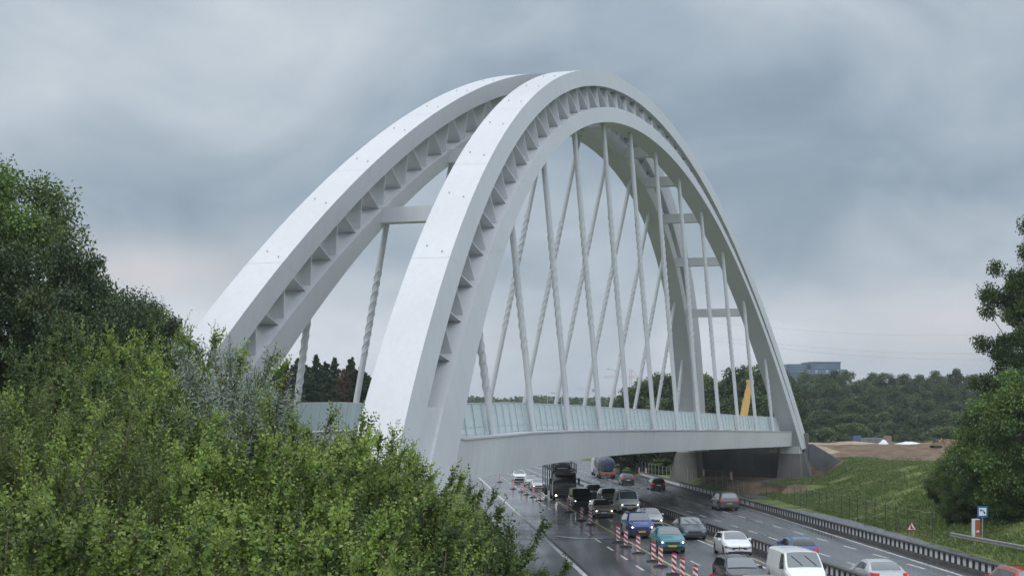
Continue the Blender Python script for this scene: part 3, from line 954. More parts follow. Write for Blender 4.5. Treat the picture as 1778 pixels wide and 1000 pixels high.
    # glass
    def top_at(x, f):
        """point across the roof/windscreen, f in -1..1"""
        s = section(x); yy = abs(f) * (s[6][0] + .03)
        pts = [s[8], s[7], s[6], s[5]]
        z = float(np.interp(yy, [p[0] for p in pts], [p[1] for p in pts]))
        return (lx(x), math.copysign(yy, f), z)
    def patch(x0, x1, off, w0, w1, nm, m, par=root):
        g = MB(); rows = []
        for i in range(7):
            a = i / 6; x = x0 + (x1 - x0) * a
            rows.append([(p[0] + off[0], p[1], p[2] + off[1]) for p in (top_at(x, f * (w0 + (w1 - w0) * a)) for f in np.linspace(-1, 1, 9))])
        g.loft(rows, None, False, False)
        o = g.build(nm, m, par, smooth=60, fix=False)
        return o
    patch(k['xc'] + .05, k['xt'] - .03, (.012, .012), .97, .95, 'windscreen', m_wglass if not mesh_dark else m_sglass)
    if rear_glass:
        patch(k['xr'] + .04, k['xb'] - .03, (-.012, .012), .93, .95, 'rear_window', window_col or m_sglass)
    if side_glass:
        xB = k['xc'] + (k['ra'] - k['xc']) * .50
        spans = [(k['xc'] + .30, k['xt'] + .10, xB - .04, xB - .04), (xB + .04, xB + .04, min(k['ra'] + .05, k['xr'] - .1), min(k['ra'] + .02, k['xr'] - .1))]
        if kind in ('estate', 'suv'):
            spans.append((k['ra'] + .13, k['ra'] + .10, k['xb'] - .30, k['xr'] - .12))
        if kind == 'van':
            spans = [(k['xc'] + .32, k['xt'] + .08, xB - .35, xB - .35)]
        for sg in (-1, 1):
            for (b0_, t0_, b1_, t1_) in spans:
                g = MB(); rows = []
                for f in (.10, .5, .93):
                    row = []
                    for a in np.linspace(0, 1, 6):
                        x = (b0_ + (t0_ - b0_) * f) + ((b1_ + (t1_ - b1_) * f) - (b0_ + (t0_ - b0_) * f)) * a
                        s = section(x); p, q = s[4], s[5]
                        row.append((lx(x), sg * (p[0] + (q[0] - p[0]) * f + .010), p[1] + (q[1] - p[1]) * f + .004))
                    rows.append(row)
                g.loft(rows, None, False, False)
                g.build('side_window', m_sglass, root, smooth=60, fix=False)
    # wheels
    for xa in (k['fa'], k['ra']):
        for sg in (-1, 1):
            y1 = sg * (hwm - .02); y0 = sg * (hwm - .24)
            t_ = MB(); r = k['r']
            t_.tube([(lx(xa), y0, r), (lx(xa), y0 + (y1 - y0) * .08, r), (lx(xa), y0 + (y1 - y0) * .9, r), (lx(xa), y1, r)], [r * .93, r, r, r * .93], None, 22)
            wh = t_.build('wheel', m_tyre, root, smooth=40)
            rm = MB(); yc = y1 + sg * .006
            for j in range(7):
                a = 2 * math.pi * j / 7; ca, sa = math.cos(a), math.sin(a)
                p = [(lx(xa) + ca * r * .12 - sa * r * .10, yc, r + sa * r * .12 + ca * r * .10), (lx(xa) + ca * r * .66 - sa * r * .16, yc, r + sa * r * .66 + ca * r * .16),
                     (lx(xa) + ca * r * .66 + sa * r * .16, yc, r + sa * r * .66 - ca * r * .16), (lx(xa) + ca * r * .12 + sa * r * .10, yc, r + sa * r * .12 - ca * r * .10)]
                rm.add(p, [(0, 1, 2, 3)])
            rm.tube([(lx(xa), yc - sg * .01, r), (lx(xa), yc + sg * .004, r)], r * .16, None, 12)
            ring = [[(lx(xa) + math.cos(a) * q * r, yc, r + math.sin(a) * q * r) for a in np.linspace(0, 2 * math.pi, 22, endpoint=False)] for q in (.64, .72)]
            rm.loft(ring, None, True, False)
            rm.build('rim', m_rim, wh)
    # nose fittings: pieces that follow the curve of the nose
    def nose_x(y, rear=False):
        q = abs(y) / hwm
        c, dd = (.17, .75) if not rear else (.10, .6)
        if q <= 1 - c: return 0.0
        return dd * (1 - math.sqrt(min(1, (1 - q) / c)))
    def fit(y0, y1, z0, z1, rear=False, proud=.02, top_back=.05, nm='grille', m=m_black, steps=5, par=root, slant=0.0):
        g = MB(); rings_ = []
        for i in range(steps):
            y = y0 + (y1 - y0) * i / (steps - 1)
            x = nose_x(y, rear)
            if not rear:
                fx = lambda d: lx(x + d)
            else:
                fx = lambda d: -lx(x + d)
            dz = slant * (i / (steps - 1))
            rings_.append([(fx(-proud), y, z0 + dz), (fx(-proud + top_back), y, z1 + dz), (fx(.22 + top_back), y, z1 + dz), (fx(.22), y, z0 + dz)])
        g.loft(rings_)
        return g.build(nm, m, par, smooth=30)
    hf = k['hf']
    m_l = {None: m_lamp, 'white': m_lamp_on, 'warm': m_lamp_warm}[lit]
    for sg in (-1, 1):
        h = fit(sg * hwm * .54, sg * hwm * .95, hf - .28, hf - .16, False, .02, .025, 'headlight', m_lamp, 7, root, .06)
        if lit:
            l = MB(); yb = sg * hwm * .72
            l.tube([(lx(nose_x(yb) - .05), yb, hf - .195), (lx(nose_x(yb) + .03), yb, hf - .195)], .040, None, 10)
            l.build('lamp', m_l, h)
    fit(-hwm * .52, hwm * .52, hf - .31, hf - .17, False, .025, .025, 'grille', m_black)
    fit(-hwm * .78, hwm * .78, .25, hf - (.44 if kind in ('suv', 'cross') else .42), False, .022, .01, 'air_intake', m_black, 7)
    fit(-hwm * .90, hwm * .90, .19, .40 if kind in ('suv', 'cross', 'van') else .31, False, .03, .0, 'bumper_lip', m_black, 9)
    if plate:
        fit(-.26, .26, .42, .53, False, .032, .0, 'number_plate', plate, 2)
    for sg in (-1, 1):
        fit(sg * hwm * .62, sg * hwm * .97, k['zt'] - .20, k['zt'] - .02, True, .015, .03, 'tail_light', m_tail if oncoming else m_tail_on, 6)
    if indicator:
        fit(-hwm * .97, -hwm * .86, k['zt'] - .19, k['zt'] - .05, True, .022, .03, 'indicator', m_amber_on, 3)
    fit(-hwm * .70, hwm * .70, .24, .40, True, .02, .0, 'rear_diffuser', m_black, 5)
    fit(-.26, .26, .62 if kind != 'saloon' else .66, .73 if kind != 'saloon' else .77, True, .02, .0, 'number_plate', plate or m_plate_w, 2)
    for sg in (-1, 1):
        mr_ = MB(); xm = k['xc'] + .42; s = section(xm)
        mr_.box((lx(xm), sg * (s[4][0] + .10), s[4][1] + .07), (.10, .20, .14), None, None, .85)
        mr_.tube([(lx(xm), sg * (s[4][0] - .04), s[4][1] + .0), (lx(xm), sg * (s[4][0] + .06), s[4][1] + .04)], .025, None, 6)
        mr_.build('mirror', bmat if kind != 'van' else m_black, root)
    if wipers:
        for y0, y1 in ((.10, .55), (-.55, -.10)):
            wp = MB()
            a = top_at(k['xc'] + .10, y1 / .8); b = top_at(k['xc'] + (k['xt'] - k['xc']) * .72, y0 / .8)
            wp.tube([(a[0] + .03, a[1], a[2] + .03), (b[0] + .03, b[1], b[2] + .03)], .014, None, 4)
            wp.build('wiper', m_black, root)
    if emblem == 'diamond':
        e = MB(); z = hf - .235; x = lx(-.04)
        out = [(0, .125), (.095, 0), (0, -.125), (-.095, 0)]; inn = [(p * .5, q * .5) for p, q in out]
        e.add([(x, p, z + q) for p, q in out] + [(x, p, z + q) for p, q in inn], [(i, (i + 1) % 4, (i + 1) % 4 + 4, i + 4) for i in range(4)])
        e.build('emblem', m_chrome, root, fix=False)
    if rails:
        for sg in (-1, 1):
            rl = MB(); pts_ = []
            for x in np.linspace(k['xt'] + .15, k['xr'] - .05, 7):
                s = section(x); pts_.append((lx(x), sg * (s[6][0]), s[6][1] + .05))
            rl.tube(pts_, .02, None, 6); rl.build('roof_rail', m_chrome, root)
    return root

V = make_vehicle
W_ = paint('white', (0.74, 0.75, 0.76))
V('van', 'delivery_van', 'white panel van with black mirrors and wipers, cut by the bottom edge of the photo', 'van', W_, 1405, 1034, lit='white', emblem='diamond', wipers=True, rear_glass=False)
V('estate', 'estate_car', 'black estate car with lit headlights in front of the white hatchback', 'car', paint('black', (0.022, 0.022, 0.026)), 1299, 1027, lit='white', wipers=False, rails=True)
V('hatch', 'hatchback_car', 'small white hatchback beside the middle barrier, behind the black estate', 'car', W_, 1284, 968, emblem='diamond', plate=m_plate_w)
V('cross', 'compact_car', 'teal compact car with yellow plate next to the striped beacons', 'car', paint('teal', (0.02, 0.20, 0.24)), 1168, 961, lit='white', plate=m_plate_y)
V('suv', 'off_road_car', 'bright blue tall car with yellow plate and warm headlights by the beacons', 'car', paint('blue', (0.015, 0.055, 0.28)), 1115, 934.5, lit='warm', plate=m_plate_y, rails=True)
V('saloon', 'saloon_car', 'dark blue grey saloon with wipers raised beside the middle barrier', 'car', paint('slate', (0.075, 0.095, 0.125)), 1207, 937, wipers=True)
V('cross', 'family_car', 'pale silver car half hidden behind the bright blue tall car', 'car', paint('pale_silver', (0.46, 0.46, 0.48)), 1134, 919, lit='white')
V('estate', 'estate_car', 'beige estate car with a dark windscreen and lit lamps behind the row of beacons', 'car', paint('beige', (0.30, 0.25, 0.20)), 1049, 899, lit='warm', plate=m_plate_w, mesh_dark=True)
V('van', 'minibus', 'white faced minibus with dark sides behind the pale silver car', 'van', W_, 1094, 891, lit='warm', plate=m_plate_y, wipers=False, emblem='diamond')
V('van', 'delivery_van', 'black van with two bright headlights beside the dark car transporter', 'van', paint('black_van', (0.012, 0.012, 0.013)), 1012, 884, lit='white', mesh_dark=True)
V('suv', 'off_road_car', 'black tall car half hidden behind the black van', 'car', paint('black', (0.022, 0.022, 0.026)), 1034, 870, lit='white', mesh_dark=True)
V('suv', 'off_road_car', 'grey tall car with a dark windscreen hidden behind the white minibus', 'car', paint('mid_grey', (0.22, 0.225, 0.23)), 1061, 879, mesh_dark=True, lit=None)
V('suv', 'off_road_car', 'white tall car with black mirrors in the wet lane under the bridge', 'car', W_, 903, 837, lit=None)
V('hatch', 'hatchback_car', 'silver car with a dark front behind the white tall car under the bridge', 'car', paint('silver', (0.42, 0.43, 0.44)), 924, 845, lit=None)
V('hatch', 'hatchback_car', 'silver car partly hidden by the black car transporter', 'car', paint('silver', (0.42, 0.43, 0.44)), 936, 852, lit='white')
V('saloon', 'saloon_car', 'silver saloon driving away at the bottom edge with its indicator lit', 'car', paint('bright_silver', (0.50, 0.51, 0.53), 0.25, 0.3), 1548, 1031, oncoming=False, indicator=True, window_col=m_wglass)
V('hatch', 'hatchback_car', 'dark blue hatchback driving away behind the white panel van', 'car', paint('mid_blue', (0.03, 0.07, 0.20)), 1398, 979, oncoming=False, plate=m_plate_y)
V('suv', 'off_road_car', 'dark grey off-road car driving away beside the outer barrier', 'car', paint('graphite', (0.10, 0.10, 0.11)), 1267, 886.5, oncoming=False, plate=m_plate_y, window_col=m_wglass, rails=True)
V('estate', 'estate_car', 'black car driving away under the bridge, nearest the outer barrier', 'car', paint('black', (0.022, 0.022, 0.026)), 1144, 851.5, oncoming=False)
V('cross', 'compact_car', 'dark car driving away behind the tank lorry', 'car', paint('charcoal', (0.05, 0.045, 0.05)), 1091, 842, oncoming=False)
V('suv', 'off_road_car', 'orange red vehicle with silver roof rails at the bottom right corner', 'car', paint('orange_red', (0.32, 0.06, 0.035)), 1800, 1058, oncoming=False, rails=True, window_col=m_wglass)
V('hatch', 'hatchback_car', 'grey car with only its roof showing between black estate and white van', 'car', paint('mid_grey', (0.22, 0.225, 0.23)), 1345, 1068, oncoming=True)

# black car transporter
def transporter():
    X, Y, Z = gpt(981, 870)
    ang = math.atan2(-1, -RS); fwd = Vector((math.cos(ang), math.sin(ang), 0))
    root = empty('car_transporter', (X, Y, Z), ang, 'black car transporter lorry with one bright lamp under the bridge', 'lorry')
    blk = paint('black_van', (0.012, 0.012, 0.013))
    grey = mat('dark_frame_steel', (0.05, 0.05, 0.052), 0.45)
    b = MB(); rings = []
    for x, zt_, hw in ((0.0, 2.1, 1.16), (-.10, 2.35, 1.23), (-.35, 3.0, 1.25), (-1.9, 3.15, 1.25), (-2.0, 3.1, 1.22)):
        rings.append([(x, -hw, .55), (x, hw, .55), (x, hw * .99, 1.5), (x, hw * .95, zt_ - .12), (x, hw * .85, zt_), (x, -hw * .85, zt_), (x, -hw * .95, zt_ - .12), (x, -hw * .99, 1.5)])
    b.loft(rings); b.build('cab', blk, root, smooth=35)
    w = MB(); w.add([(.012, -1.05, 1.72), (.012, 1.05, 1.72), (-.20, 1.06, 2.62), (-.20, -1.06, 2.62)], [(0, 1, 2, 3)]); w.build('windscreen', m_sglass, root, fix=False)
    for k_, z in enumerate((.75, .95, 1.15, 1.35)):
        g = MB(); g.box((.02, 0, z), (.06, 1.5, .10)); g.build('grille_bar', mat('grille_grey', (0.06, 0.065, 0.07), 0.35), root)
    g = MB(); g.box((.03, 0, .50), (.14, 2.4, .36)); g.build('bumper', blk, root)
    for sg in (-1, 1):
        h = MB(); h.box((.06, sg * .92, .62), (.12, .38, .18)); hl = h.build('headlight', m_lamp, root)
        if sg < 0:
            l = MB(); l.tube([(.10, sg * .95, .63), (.15, sg * .95, .63)], .09, None, 10); l.build('lamp', m_lamp_on, hl)
        m = MB(); m.box((-.25, sg * 1.48, 2.1), (.14, .22, .62)); m.tube([(-.3, sg * 1.2, 2.3), (-.25, sg * 1.46, 2.3)], .03, None, 6); m.build('mirror', m_black, root)
    v = MB(); v.box((.0, 0, 2.86), (.30, 2.1, .16)); v.build('sun_visor', blk, root)
    # loading frame over and behind the cab
    f = MB()
    for x in (-.3, -2.3, -5, -8, -11, -14):
        for sg in (-1, 1):
            f.box((x, sg * 1.20, 2.35 if x < -2 else 3.4), (.12, .10, 3.1 if x < -2 else 1.0))
    for sg in (-1, 1):
        f.box((-7, sg * 1.20, 3.22), (14, .10, .18)); f.box((-8, sg * 1.20, .95), (12, .10, .25))
        f.tube([(-.3, sg * 1.2, 3.9), (-7, sg * 1.2, 3.95)], .05, None, 6)
    f.box((-8, 0, 3.15), (12.5, 2.3, .08)); f.box((-8, 0, .95), (12, 2.3, .1))
    f.build('loading_frame', grey, root)
    for x in (-.9, -4.2, -11, -12.3):
        for sg in (-1, 1):
            t_ = MB(); t_.tube([(x, sg * .95, .5), (x, sg * 1.22, .5)], .5, None, 20); t_.build('wheel', m_tyre, root, smooth=40)
    return root, fwd
tr_root, tr_fwd = transporter()
# a dark car carried on the upper deck
ld = V('hatch', 'hatchback_car', 'dark car carried on the upper deck of the car transporter', 'car', paint('black', (0.022, 0.022, 0.026)), 981, 872, mesh_dark=True)
ld.location = Vector(tr_root.location) - tr_fwd * 4.0 + Vector((0, 0, 3.22 + 4.0 * 0.0)); ld.rotation_euler.y = 0

# tank lorry
def tanker():
    X, Y, Z = gpt(1056, 831)
    ang = math.atan2(1, RS)
    root = empty('tank_lorry', (X, Y, Z), ang, 'tank lorry with a dark blue tank and orange rear bumper driving away', 'lorry')
    navy = paint('navy', (0.035, 0.045, 0.09))
    t_ = MB()
    t_.tube([(.35, 0, 2.15), (.5, 0, 2.15), (9.6, 0, 2.15), (9.8, 0, 2.15)], [.95, 1.12, 1.12, .95], None, 28); t_.build('tank', navy, root, smooth=50)
    for x in (1.2, 3.4, 5.6, 7.8):
        r_ = MB(); r_.tube([(x, 0, 2.15), (x + .1, 0, 2.15)], 1.145, None, 28); r_.build('tank_band', mat('dull_steel', (0.25, 0.26, 0.28), 0.4, metal=.5), root, smooth=50)
    b = MB(); b.box((.15, 0, .85), (.16, 2.4, .34)); b.build('rear_bumper', mat('orange_board', (0.24, 0.12, 0.08), 0.5), root)
    b = MB(); b.box((.25, 0, .52), (.12, 2.3, .18)); b.build('underrun_bar', mat('red_board', (0.25, 0.04, 0.03), 0.5), root)
    c = MB(); c.box((5, 0, .95), (9.6, .9, .22)); c.build('chassis', m_black, root)
    ca = MB(); ca.box((11.2, 0, 2.0), (2.1, 2.45, 2.9), None, None, .94); ca.build('cab', W_, root)
    d = MB()
    for z in np.arange(.9, 3.1, .3):
        d.tube([(.12, .75, z), (.12, 1.1, z)], .025, None, 5)
    for y in (.75, 1.1):
        d.tube([(.12, y, .9), (.12, y, 3.3)], .03, None, 5)
    d.build('ladder', m_rim, root)
    for x in (1.6, 2.9, 4.2, 9.0, 11.4):
        for sg in (-1, 1):
            w = MB(); w.tube([(x, sg * .92, .5), (x, sg * 1.2, .5)], .5, None, 20); w.build('wheel', m_tyre, root, smooth=40)
    for sg in (-1, 1):
        g = MB(); g.box((.3, sg * 1.21, 1.35), (.3, .03, .8)); g.box((5, sg * 1.22, .75), (6, .04, .5)); g.build('side_guard', mat('dull_steel', (0.25, 0.26, 0.28), 0.4, metal=.5), root)
        l = MB(); l.box((.06, sg * .95, .86), (.04, .3, .12)); l.build('tail_light', m_tail_on, root)
tanker()

# ------------------------------------------------------------------ signs and roadside furniture
m_post = mat('galvanised_post', (0.40, 0.41, 0.42), 0.45, metal=0.4)
m_signblue = mat('sign_blue', (0.02, 0.13, 0.34), 0.4, var=0.05)
m_signwhite = mat('sign_white', (0.72, 0.74, 0.76), 0.4, var=0.03)
m_signblack = mat('sign_black', (0.012, 0.012, 0.014), 0.5)
def ground_item(u, vbase, X=None):
    Y = gpt(u, vbase)[1]
    for _ in range(30):
        x = (u - 889) * Y / F
        z = gz(x, Y)
        Yn = -z * F / (vbase - V0)
        Y = 0.6 * Y + 0.4 * Yn
    return (u - 889) * Y / F, Y, gz((u - 889) * Y / F, Y)
gx, gy, g_z = ground_item(1706, 938)
o = empty('telephone_sign', (gx, gy, g_z - .05), 0, 'blue square sign with a black telephone handset on a white field', 'sign')
p = MB(); p.tube([(0, .03, 0), (0, .03, 2.3)], .035, None, 8); p.build('pole', m_post, o)
b = MB(); b.box((0, 0, 2.0), (.70, .03, .76)); pl = b.build('sign_plate', m_signblue, o)
b = MB(); b.box((0, -.018, 2.0), (.50, .006, .52)); b.build('white_field', m_signwhite, pl)
b = MB(); arc = []
for k in range(9):
    a = math.radians(100 - 95 * k / 8)
    arc.append((-.13 + .27 * math.cos(a), -.024, 1.87 + .25 * math.sin(a)))
b.tube(arc, [.055, .055, .032, .028, .028, .028, .032, .055, .055], None, 8)
hs = b.build('handset', m_signblack, pl)
gx, gy, g_z = ground_item(1694.5, 936)
o = empty('emergency_phone', (gx, gy, g_z - .05), 0.25, 'orange and white emergency telephone post beside the blue sign', 'telephone post')
b = MB(); b.box((0, 0, .70), (.36, .40, 1.40)); b.build('housing', mat('faded_orange_red', (0.46, 0.10, 0.05), 0.55, var=.1), o)
b = MB(); b.box((-.193, 0, .70), (.02, .41, 1.42)); b.box((0, 0, 1.425), (.40, .44, .05)); b.build('white_edge', m_signwhite, o)
b = MB(); b.box((.02, -.205, .62), (.20, .012, .12)); b.build('marking', m_signwhite, o)
gx, gy, g_z = ground_item(1583, 930)
o = empty('roadworks_sign', (gx, gy, g_z), 0, 'red bordered triangular road works sign standing at the end of the mesh fence', 'sign')
def tri(r): return [(r * math.cos(math.radians(a)), r * math.sin(math.radians(a))) for a in (90, 210, 330)]
b = MB(); b.prism(tri(.46), 1, 0, .02); b.mats = []
me = [(x, z + .62) for x, z in tri(.46)]
b = MB(); b.prism(me, 1, 0, .02); pl = b.build('sign_plate', m_red, o)
b = MB(); b.prism([(x, z + .62) for x, z in tri(.33)], 1, -.008, -.002); b.build('white_field', m_signwhite, pl)
b = MB()
b.tube([(-.09, -.012, .52), (-.04, -.012, .64), (-.06, -.012, .76)], [.03, .035, .03], None, 6); b.tube([(-.055, -.012, .79), (-.055, -.012, .84)], .035, None, 6)
b.tube([(-.04, -.012, .64), (.0, -.012, .52)], .028, None, 6); b.tube([(-.05, -.012, .74), (.06, -.012, .62)], .02, None, 6)
b.prism([(.02, .51), (.16, .51), (.09, .59)], 1, -.02, -.01)
b.build('digging_man_symbol', m_signblack, pl)
b = MB(); b.tube([(-.14, .10, 0), (-.14, .03, .7)], .02, None, 6); b.tube([(.14, .10, 0), (.14, .03, .7)], .02, None, 6); b.build('stand', m_post, o)
# steel guardrail at the right edge
p0 = ground_item(1650, 942); 
o = empty('guardrail', p0, 0, 'galvanised steel guardrail on low posts in front of the emergency telephone', 'guardrail')
b = MB(); rings = []
prof = [(0, .42), (-.05, .45), (-.05, .52), (0, .56), (-.05, .60), (-.05, .68), (0, .72), (.02, .72), (.02, .42)]
line_pts = [(0, 0), (0.6, -6), (1.1, -12), (1.8, -18), (2.6, -26)]
for dx, dy in line_pts:
    z = gz(p0[0] + dx, p0[1] + dy) - p0[2]
    rings.append([(dx + a, dy, z + h) for a, h in prof])
b.loft(rings); b.build('rail', mat('dull_galvanised_rail', (0.30, 0.30, 0.30), 0.5, metal=0.3, var=.2), o, smooth=30)
for i in range(8):
    dy = -.6 - i * 3.2; dx = np.interp(-dy, [0, 6, 12, 18, 26], [0, .6, 1.1, 1.8, 2.6])
    z = gz(p0[0] + dx, p0[1] + dy) - p0[2]
    b = MB(); b.box((dx + .09, dy, z + .25), (.06, .12, .86)); b.build('post', m_post, o)

# mesh fence along the foot of the slope
m_wire = mat('thin_fence_wire', (0.20, 0.21, 0.21), 0.5, metal=0.3)
def fence(name, pts, hgt, spacing, label, wires=(0.5, 1.0, 1.5, 1.9), post_r=.03, tilt=0, mesh=False, pm=None):
    P = [Vector(p) for p in pts]
    o = empty(name, P[0], 0, label, 'fence')
    O = P[0]
    # resample
    segs = [(P[i], P[i + 1]) for i in range(len(P) - 1)]
    posts = []
    for a, b in segs:
        n = max(1, int((b - a).length / spacing))
        for k in range(n):
            posts.append(a.lerp(b, k / n))
    posts.append(P[-1])
    posts = [Vector((p.x, p.y, gz(p.x, p.y))) for p in posts]
    for i, p in enumerate(posts[:100]):
        b = MB(); tw = random.uniform(-.03, .03)
        b.tube([p - O + Vector((0, 0, -.1)), p - O + Vector((tw, tw, hgt + random.uniform(-.06, .06)))], post_r, None, 6)
        b.build('post', pm or m_post, o)
    w = MB()
    for h in wires:
        for i in range(len(posts) - 1):
            mid = (posts[i] + posts[i + 1]) / 2 - O
            w.tube([posts[i] - O + Vector((0, 0, h)), mid + Vector((0, 0, h - random.uniform(.0, .06))), posts[i + 1] - O + Vector((0, 0, h))], .008 if h < wires[-1] else .016, None, 4, False)
    if mesh:
        for i in range(len(posts) - 1):
            for k in range(1, 10):
                q = posts[i].lerp(posts[i + 1], k / 10) - O
                w.tube([q, q + Vector((0, 0, wires[-1]))], .004, None, 3, False)
    w.build('wire_mesh', m_wire, o)
    return o
m_darkpost = mat('dark_fence_post', (0.05, 0.055, 0.05), 0.6)
fence('wire_fence', [(28.9, 103, 0), (28.6, 118, 0), (28.4, 132, 0), (27.9, 148, 0), (27.2, 160, 0)], 1.95, 2.6, 'tall wire mesh fence along the foot of the green slope', pm=m_darkpost)
fence('site_fence', [(25.4, 164, 0), (25.0, 178, 0), (24.0, 192, 0)], 1.9, 3.0, 'leaning site fence panels in front of the right bridge pier', wires=(.1, 1.0, 1.9), pm=m_wire)
fence('site_fence', [(23.6, 196, 0), (23.0, 212, 0), (22.2, 232, 0), (21.2, 250, 0)], 2.0, 3.4, 'row of grey site fence panels beyond the far bridge pier', wires=(.1, 1.0, 2.0), pm=m_post)

# ------------------------------------------------------------------ street lamps and cranes far off
def street_lamp(u, vtop, vbase, Y, arm, label):
    p = at(u, vbase, Y); h = (vbase - vtop) * Y / F
    o = empty('street_lamp', p, 0, label, 'street lamp', 'street lamps beyond the bridge')
    b = MB(); b.tube([(0, 0, 0), (0, 0, h)], [.11, .07], None, 8); b.build('pole', m_post, o)
    b = MB(); b.tube([(0, 0, h - .05), (arm, 0, h + .12)], .05, None, 6); b.build('arm', m_post, o)
    b = MB(); b.box((arm * 1.25, 0, h + .12), (abs(arm) * .6, .3, .14)); b.build('lamp_head', mat('lamp_grey', (.3, .3, .32), .5), o)
street_lamp(1069, 642, 745, 290, -1.1, 'tall grey street lamp against the sky, left of the trees behind the bridge')
street_lamp(975.5, 683, 740, 330, -1.6, 'street lamp with a short arm seen between the hangers, middle one of three')
street_lamp(950.5, 687, 740, 350, -1.6, 'street lamp with a short arm seen between the hangers, leftmost of three')
m_cranered = mat('crane_red', (0.52, 0.30, 0.27), 0.5, var=.05)
m_cranewhite = mat('crane_pale', (0.55, 0.52, 0.50), 0.5, var=.05)
def tower_crane(u, vtop, vbase, Y, j0, j1, label, m):
    p = at(u, vbase, Y); k = Y / F
    h = (vbase - vtop) * k
    o = empty('tower_crane', p, 0, label, 'crane', 'tower cranes on the horizon')
    def lattice(a, b, w, seg):
        mb = MB(); a, b = Vector(a), Vector(b); d = b - a; n = seg
        side = Vector((0, 1, 0)); up = d.normalized().cross(side)
        cs = [side * w + up * w, side * w - up * w, -side * w - up * w, -side * w + up * w]
        for c in cs: mb.tube([a + c, b + c], w * .12, None, 4)
        for i in range(n):
            for q in range(4):
                mb.tube([a + d * (i / n) + cs[q], a + d * ((i + 1) / n) + cs[(q + 1) % 4]], w * .07, None, 3, False)
        return mb
    lattice((0, 0, 0), (0, 0, h), 1.0, 22).build('mast', m, o)
    jz = h * .82
    lattice(((j0 - u) * k, 0, jz), ((j1 - u) * k, 0, jz), .8, 26).build('jib', m, o)
    t_ = MB(); t_.tube([(0, 0, h), ((j0 - u) * k * .7, 0, jz + 1)], .12, None, 4); t_.tube([(0, 0, h), ((j1 - u) * k * .7, 0, jz + 1)], .12, None, 4); t_.build('tie_bar', m, o)
    cb = MB(); cb.box(((j1 - u) * k * .9, 0, jz - 1.6), (5, 2, 2.6)); cb.build('counterweight', mat('crane_ballast', (.25, .25, .26), .8), o)
tower_crane(1095, 641, 715, 1300, 1048, 1112, 'red tower crane on the horizon left of the trees behind the bridge', m_cranered)
tower_crane(1021, 667, 712, 1500, 1003, 1034, 'pale red tower crane on the horizon above the low distant buildings', m_cranewhite)
# yellow telescopic crane boom behind the bridge
p = at(1287, 745, 235)
o = empty('mobile_crane', p, 0, 'yellow telescopic crane boom rising behind the glass screen', 'crane')
m_yel = mat('crane_yellow', (0.56, 0.37, 0.12), 0.45, var=.1)
bz = at(1302, 662, 235) - p
d = bz.normalized(); sidev = Vector((0, 1, 0)); upv = d.cross(sidev).normalized()
for a, b_, w, nm in ((0, .62, .52, 'boom_base'), (.60, .82, .44, 'boom_section'), (.80, 1.0, .37, 'boom_section')):
    m = MB(); rings = []
    for f in (a, b_):
        c = bz * f
        rings.append([c + sidev * w + upv * w, c - sidev * w + upv * w, c - sidev * w - upv * w, c + sidev * w - upv * w])
    m.loft(rings); m.build(nm, m_yel, o)
m = MB(); m.box(bz, (1.1, .9, .5)); m.box(bz + Vector((.2, 0, .4)), (.5, .6, .5)); m.build('boom_head', m_yel, o)
m = MB(); m.tube([bz * .5 + Vector((.9, 0, 0)), bz * .85 + Vector((1.3, 0, 0))], .12, None, 6); m.tube([bz * .55 + Vector((.5, 0, 0)), bz * .55 + Vector((2.4, 0, -.2))], .08, None, 6); m.build('hydraulic_ram', m_black, o)
m = MB(); m.box((0.4, 0, -.4), (4.2, 2.6, 1.6)); m.box((-1.2, 0, .8), (1.5, 1.4, 1.2)); m.build('crane_body', m_yel, o)
for x in (-1.4, 0, 1.4, 2.4):
    for y in (-1.2, 1.2):
        w = MB(); w.tube([(x, y - .2, -1.3), (x, y + .2, -1.3)], .62, None, 16); w.build('wheel', m_tyre, o)

# ------------------------------------------------------------------ distant buildings
m_far_blue = mat('blue_grey_cladding', (0.075, 0.115, 0.165), 0.4, var=.12, vscale=.05)
m_far_glass = mat('blue_window_band', (0.12, 0.19, 0.27), 0.15, var=.3, vscale=.15)
m_far_pale = mat('pale_panel', (0.42, 0.47, 0.52), 0.6, var=.1, vscale=.1)
YB = 900
kB = YB / F
o = empty('office_building', at(1411, 668, YB), 0, 'blue grey office block with a recessed top floor above the wooded hill', 'building')
def ob(u0, u1, v0, v1, dep, yoff=0):
    a = at(u0, v1, YB) - Vector(o.location); b = at(u1, v0, YB) - Vector(o.location)
    return (a.x + b.x) / 2, yoff, (a.z + b.z) / 2, abs(b.x - a.x), dep, abs(b.z - a.z)
def add_ob(name, m, *r, par=None):
    x, y, z, sx, sy, sz = ob(*r)
    mb = MB(); mb.box((x, y, z), (sx, sy, sz)); return mb.build(name, m, par or o)
add_ob('wall', m_far_blue, 1400, 1450, 630, 668, 30)
add_ob('wall', m_far_blue, 1362, 1397, 632.5, 668, 26, 4)
add_ob('wall', m_far_blue, 1392, 1461, 642, 668, 24, -4)
add_ob('roof', mat('dark_roof_edge', (.09, .12, .17), .6), 1399, 1451, 629, 630.4, 31)
for v in (634, 638):
    add_ob('window', m_far_glass, 1402, 1448, v, v + 2.2, .6, -15.2)
for v in (643.5, 647, 650.5):
    for u in range(1394, 1459, 6):
        add_ob('window', m_far_glass if (u // 6) % 3 else m_far_pale, u, u + 4.4, v, v + 2.2, .6, -16.2)
for v in (635, 639.5, 644):
    add_ob('window', m_far_glass, 1364, 1395, v, v + 2.2, .6, -9.2)
YB = 1500
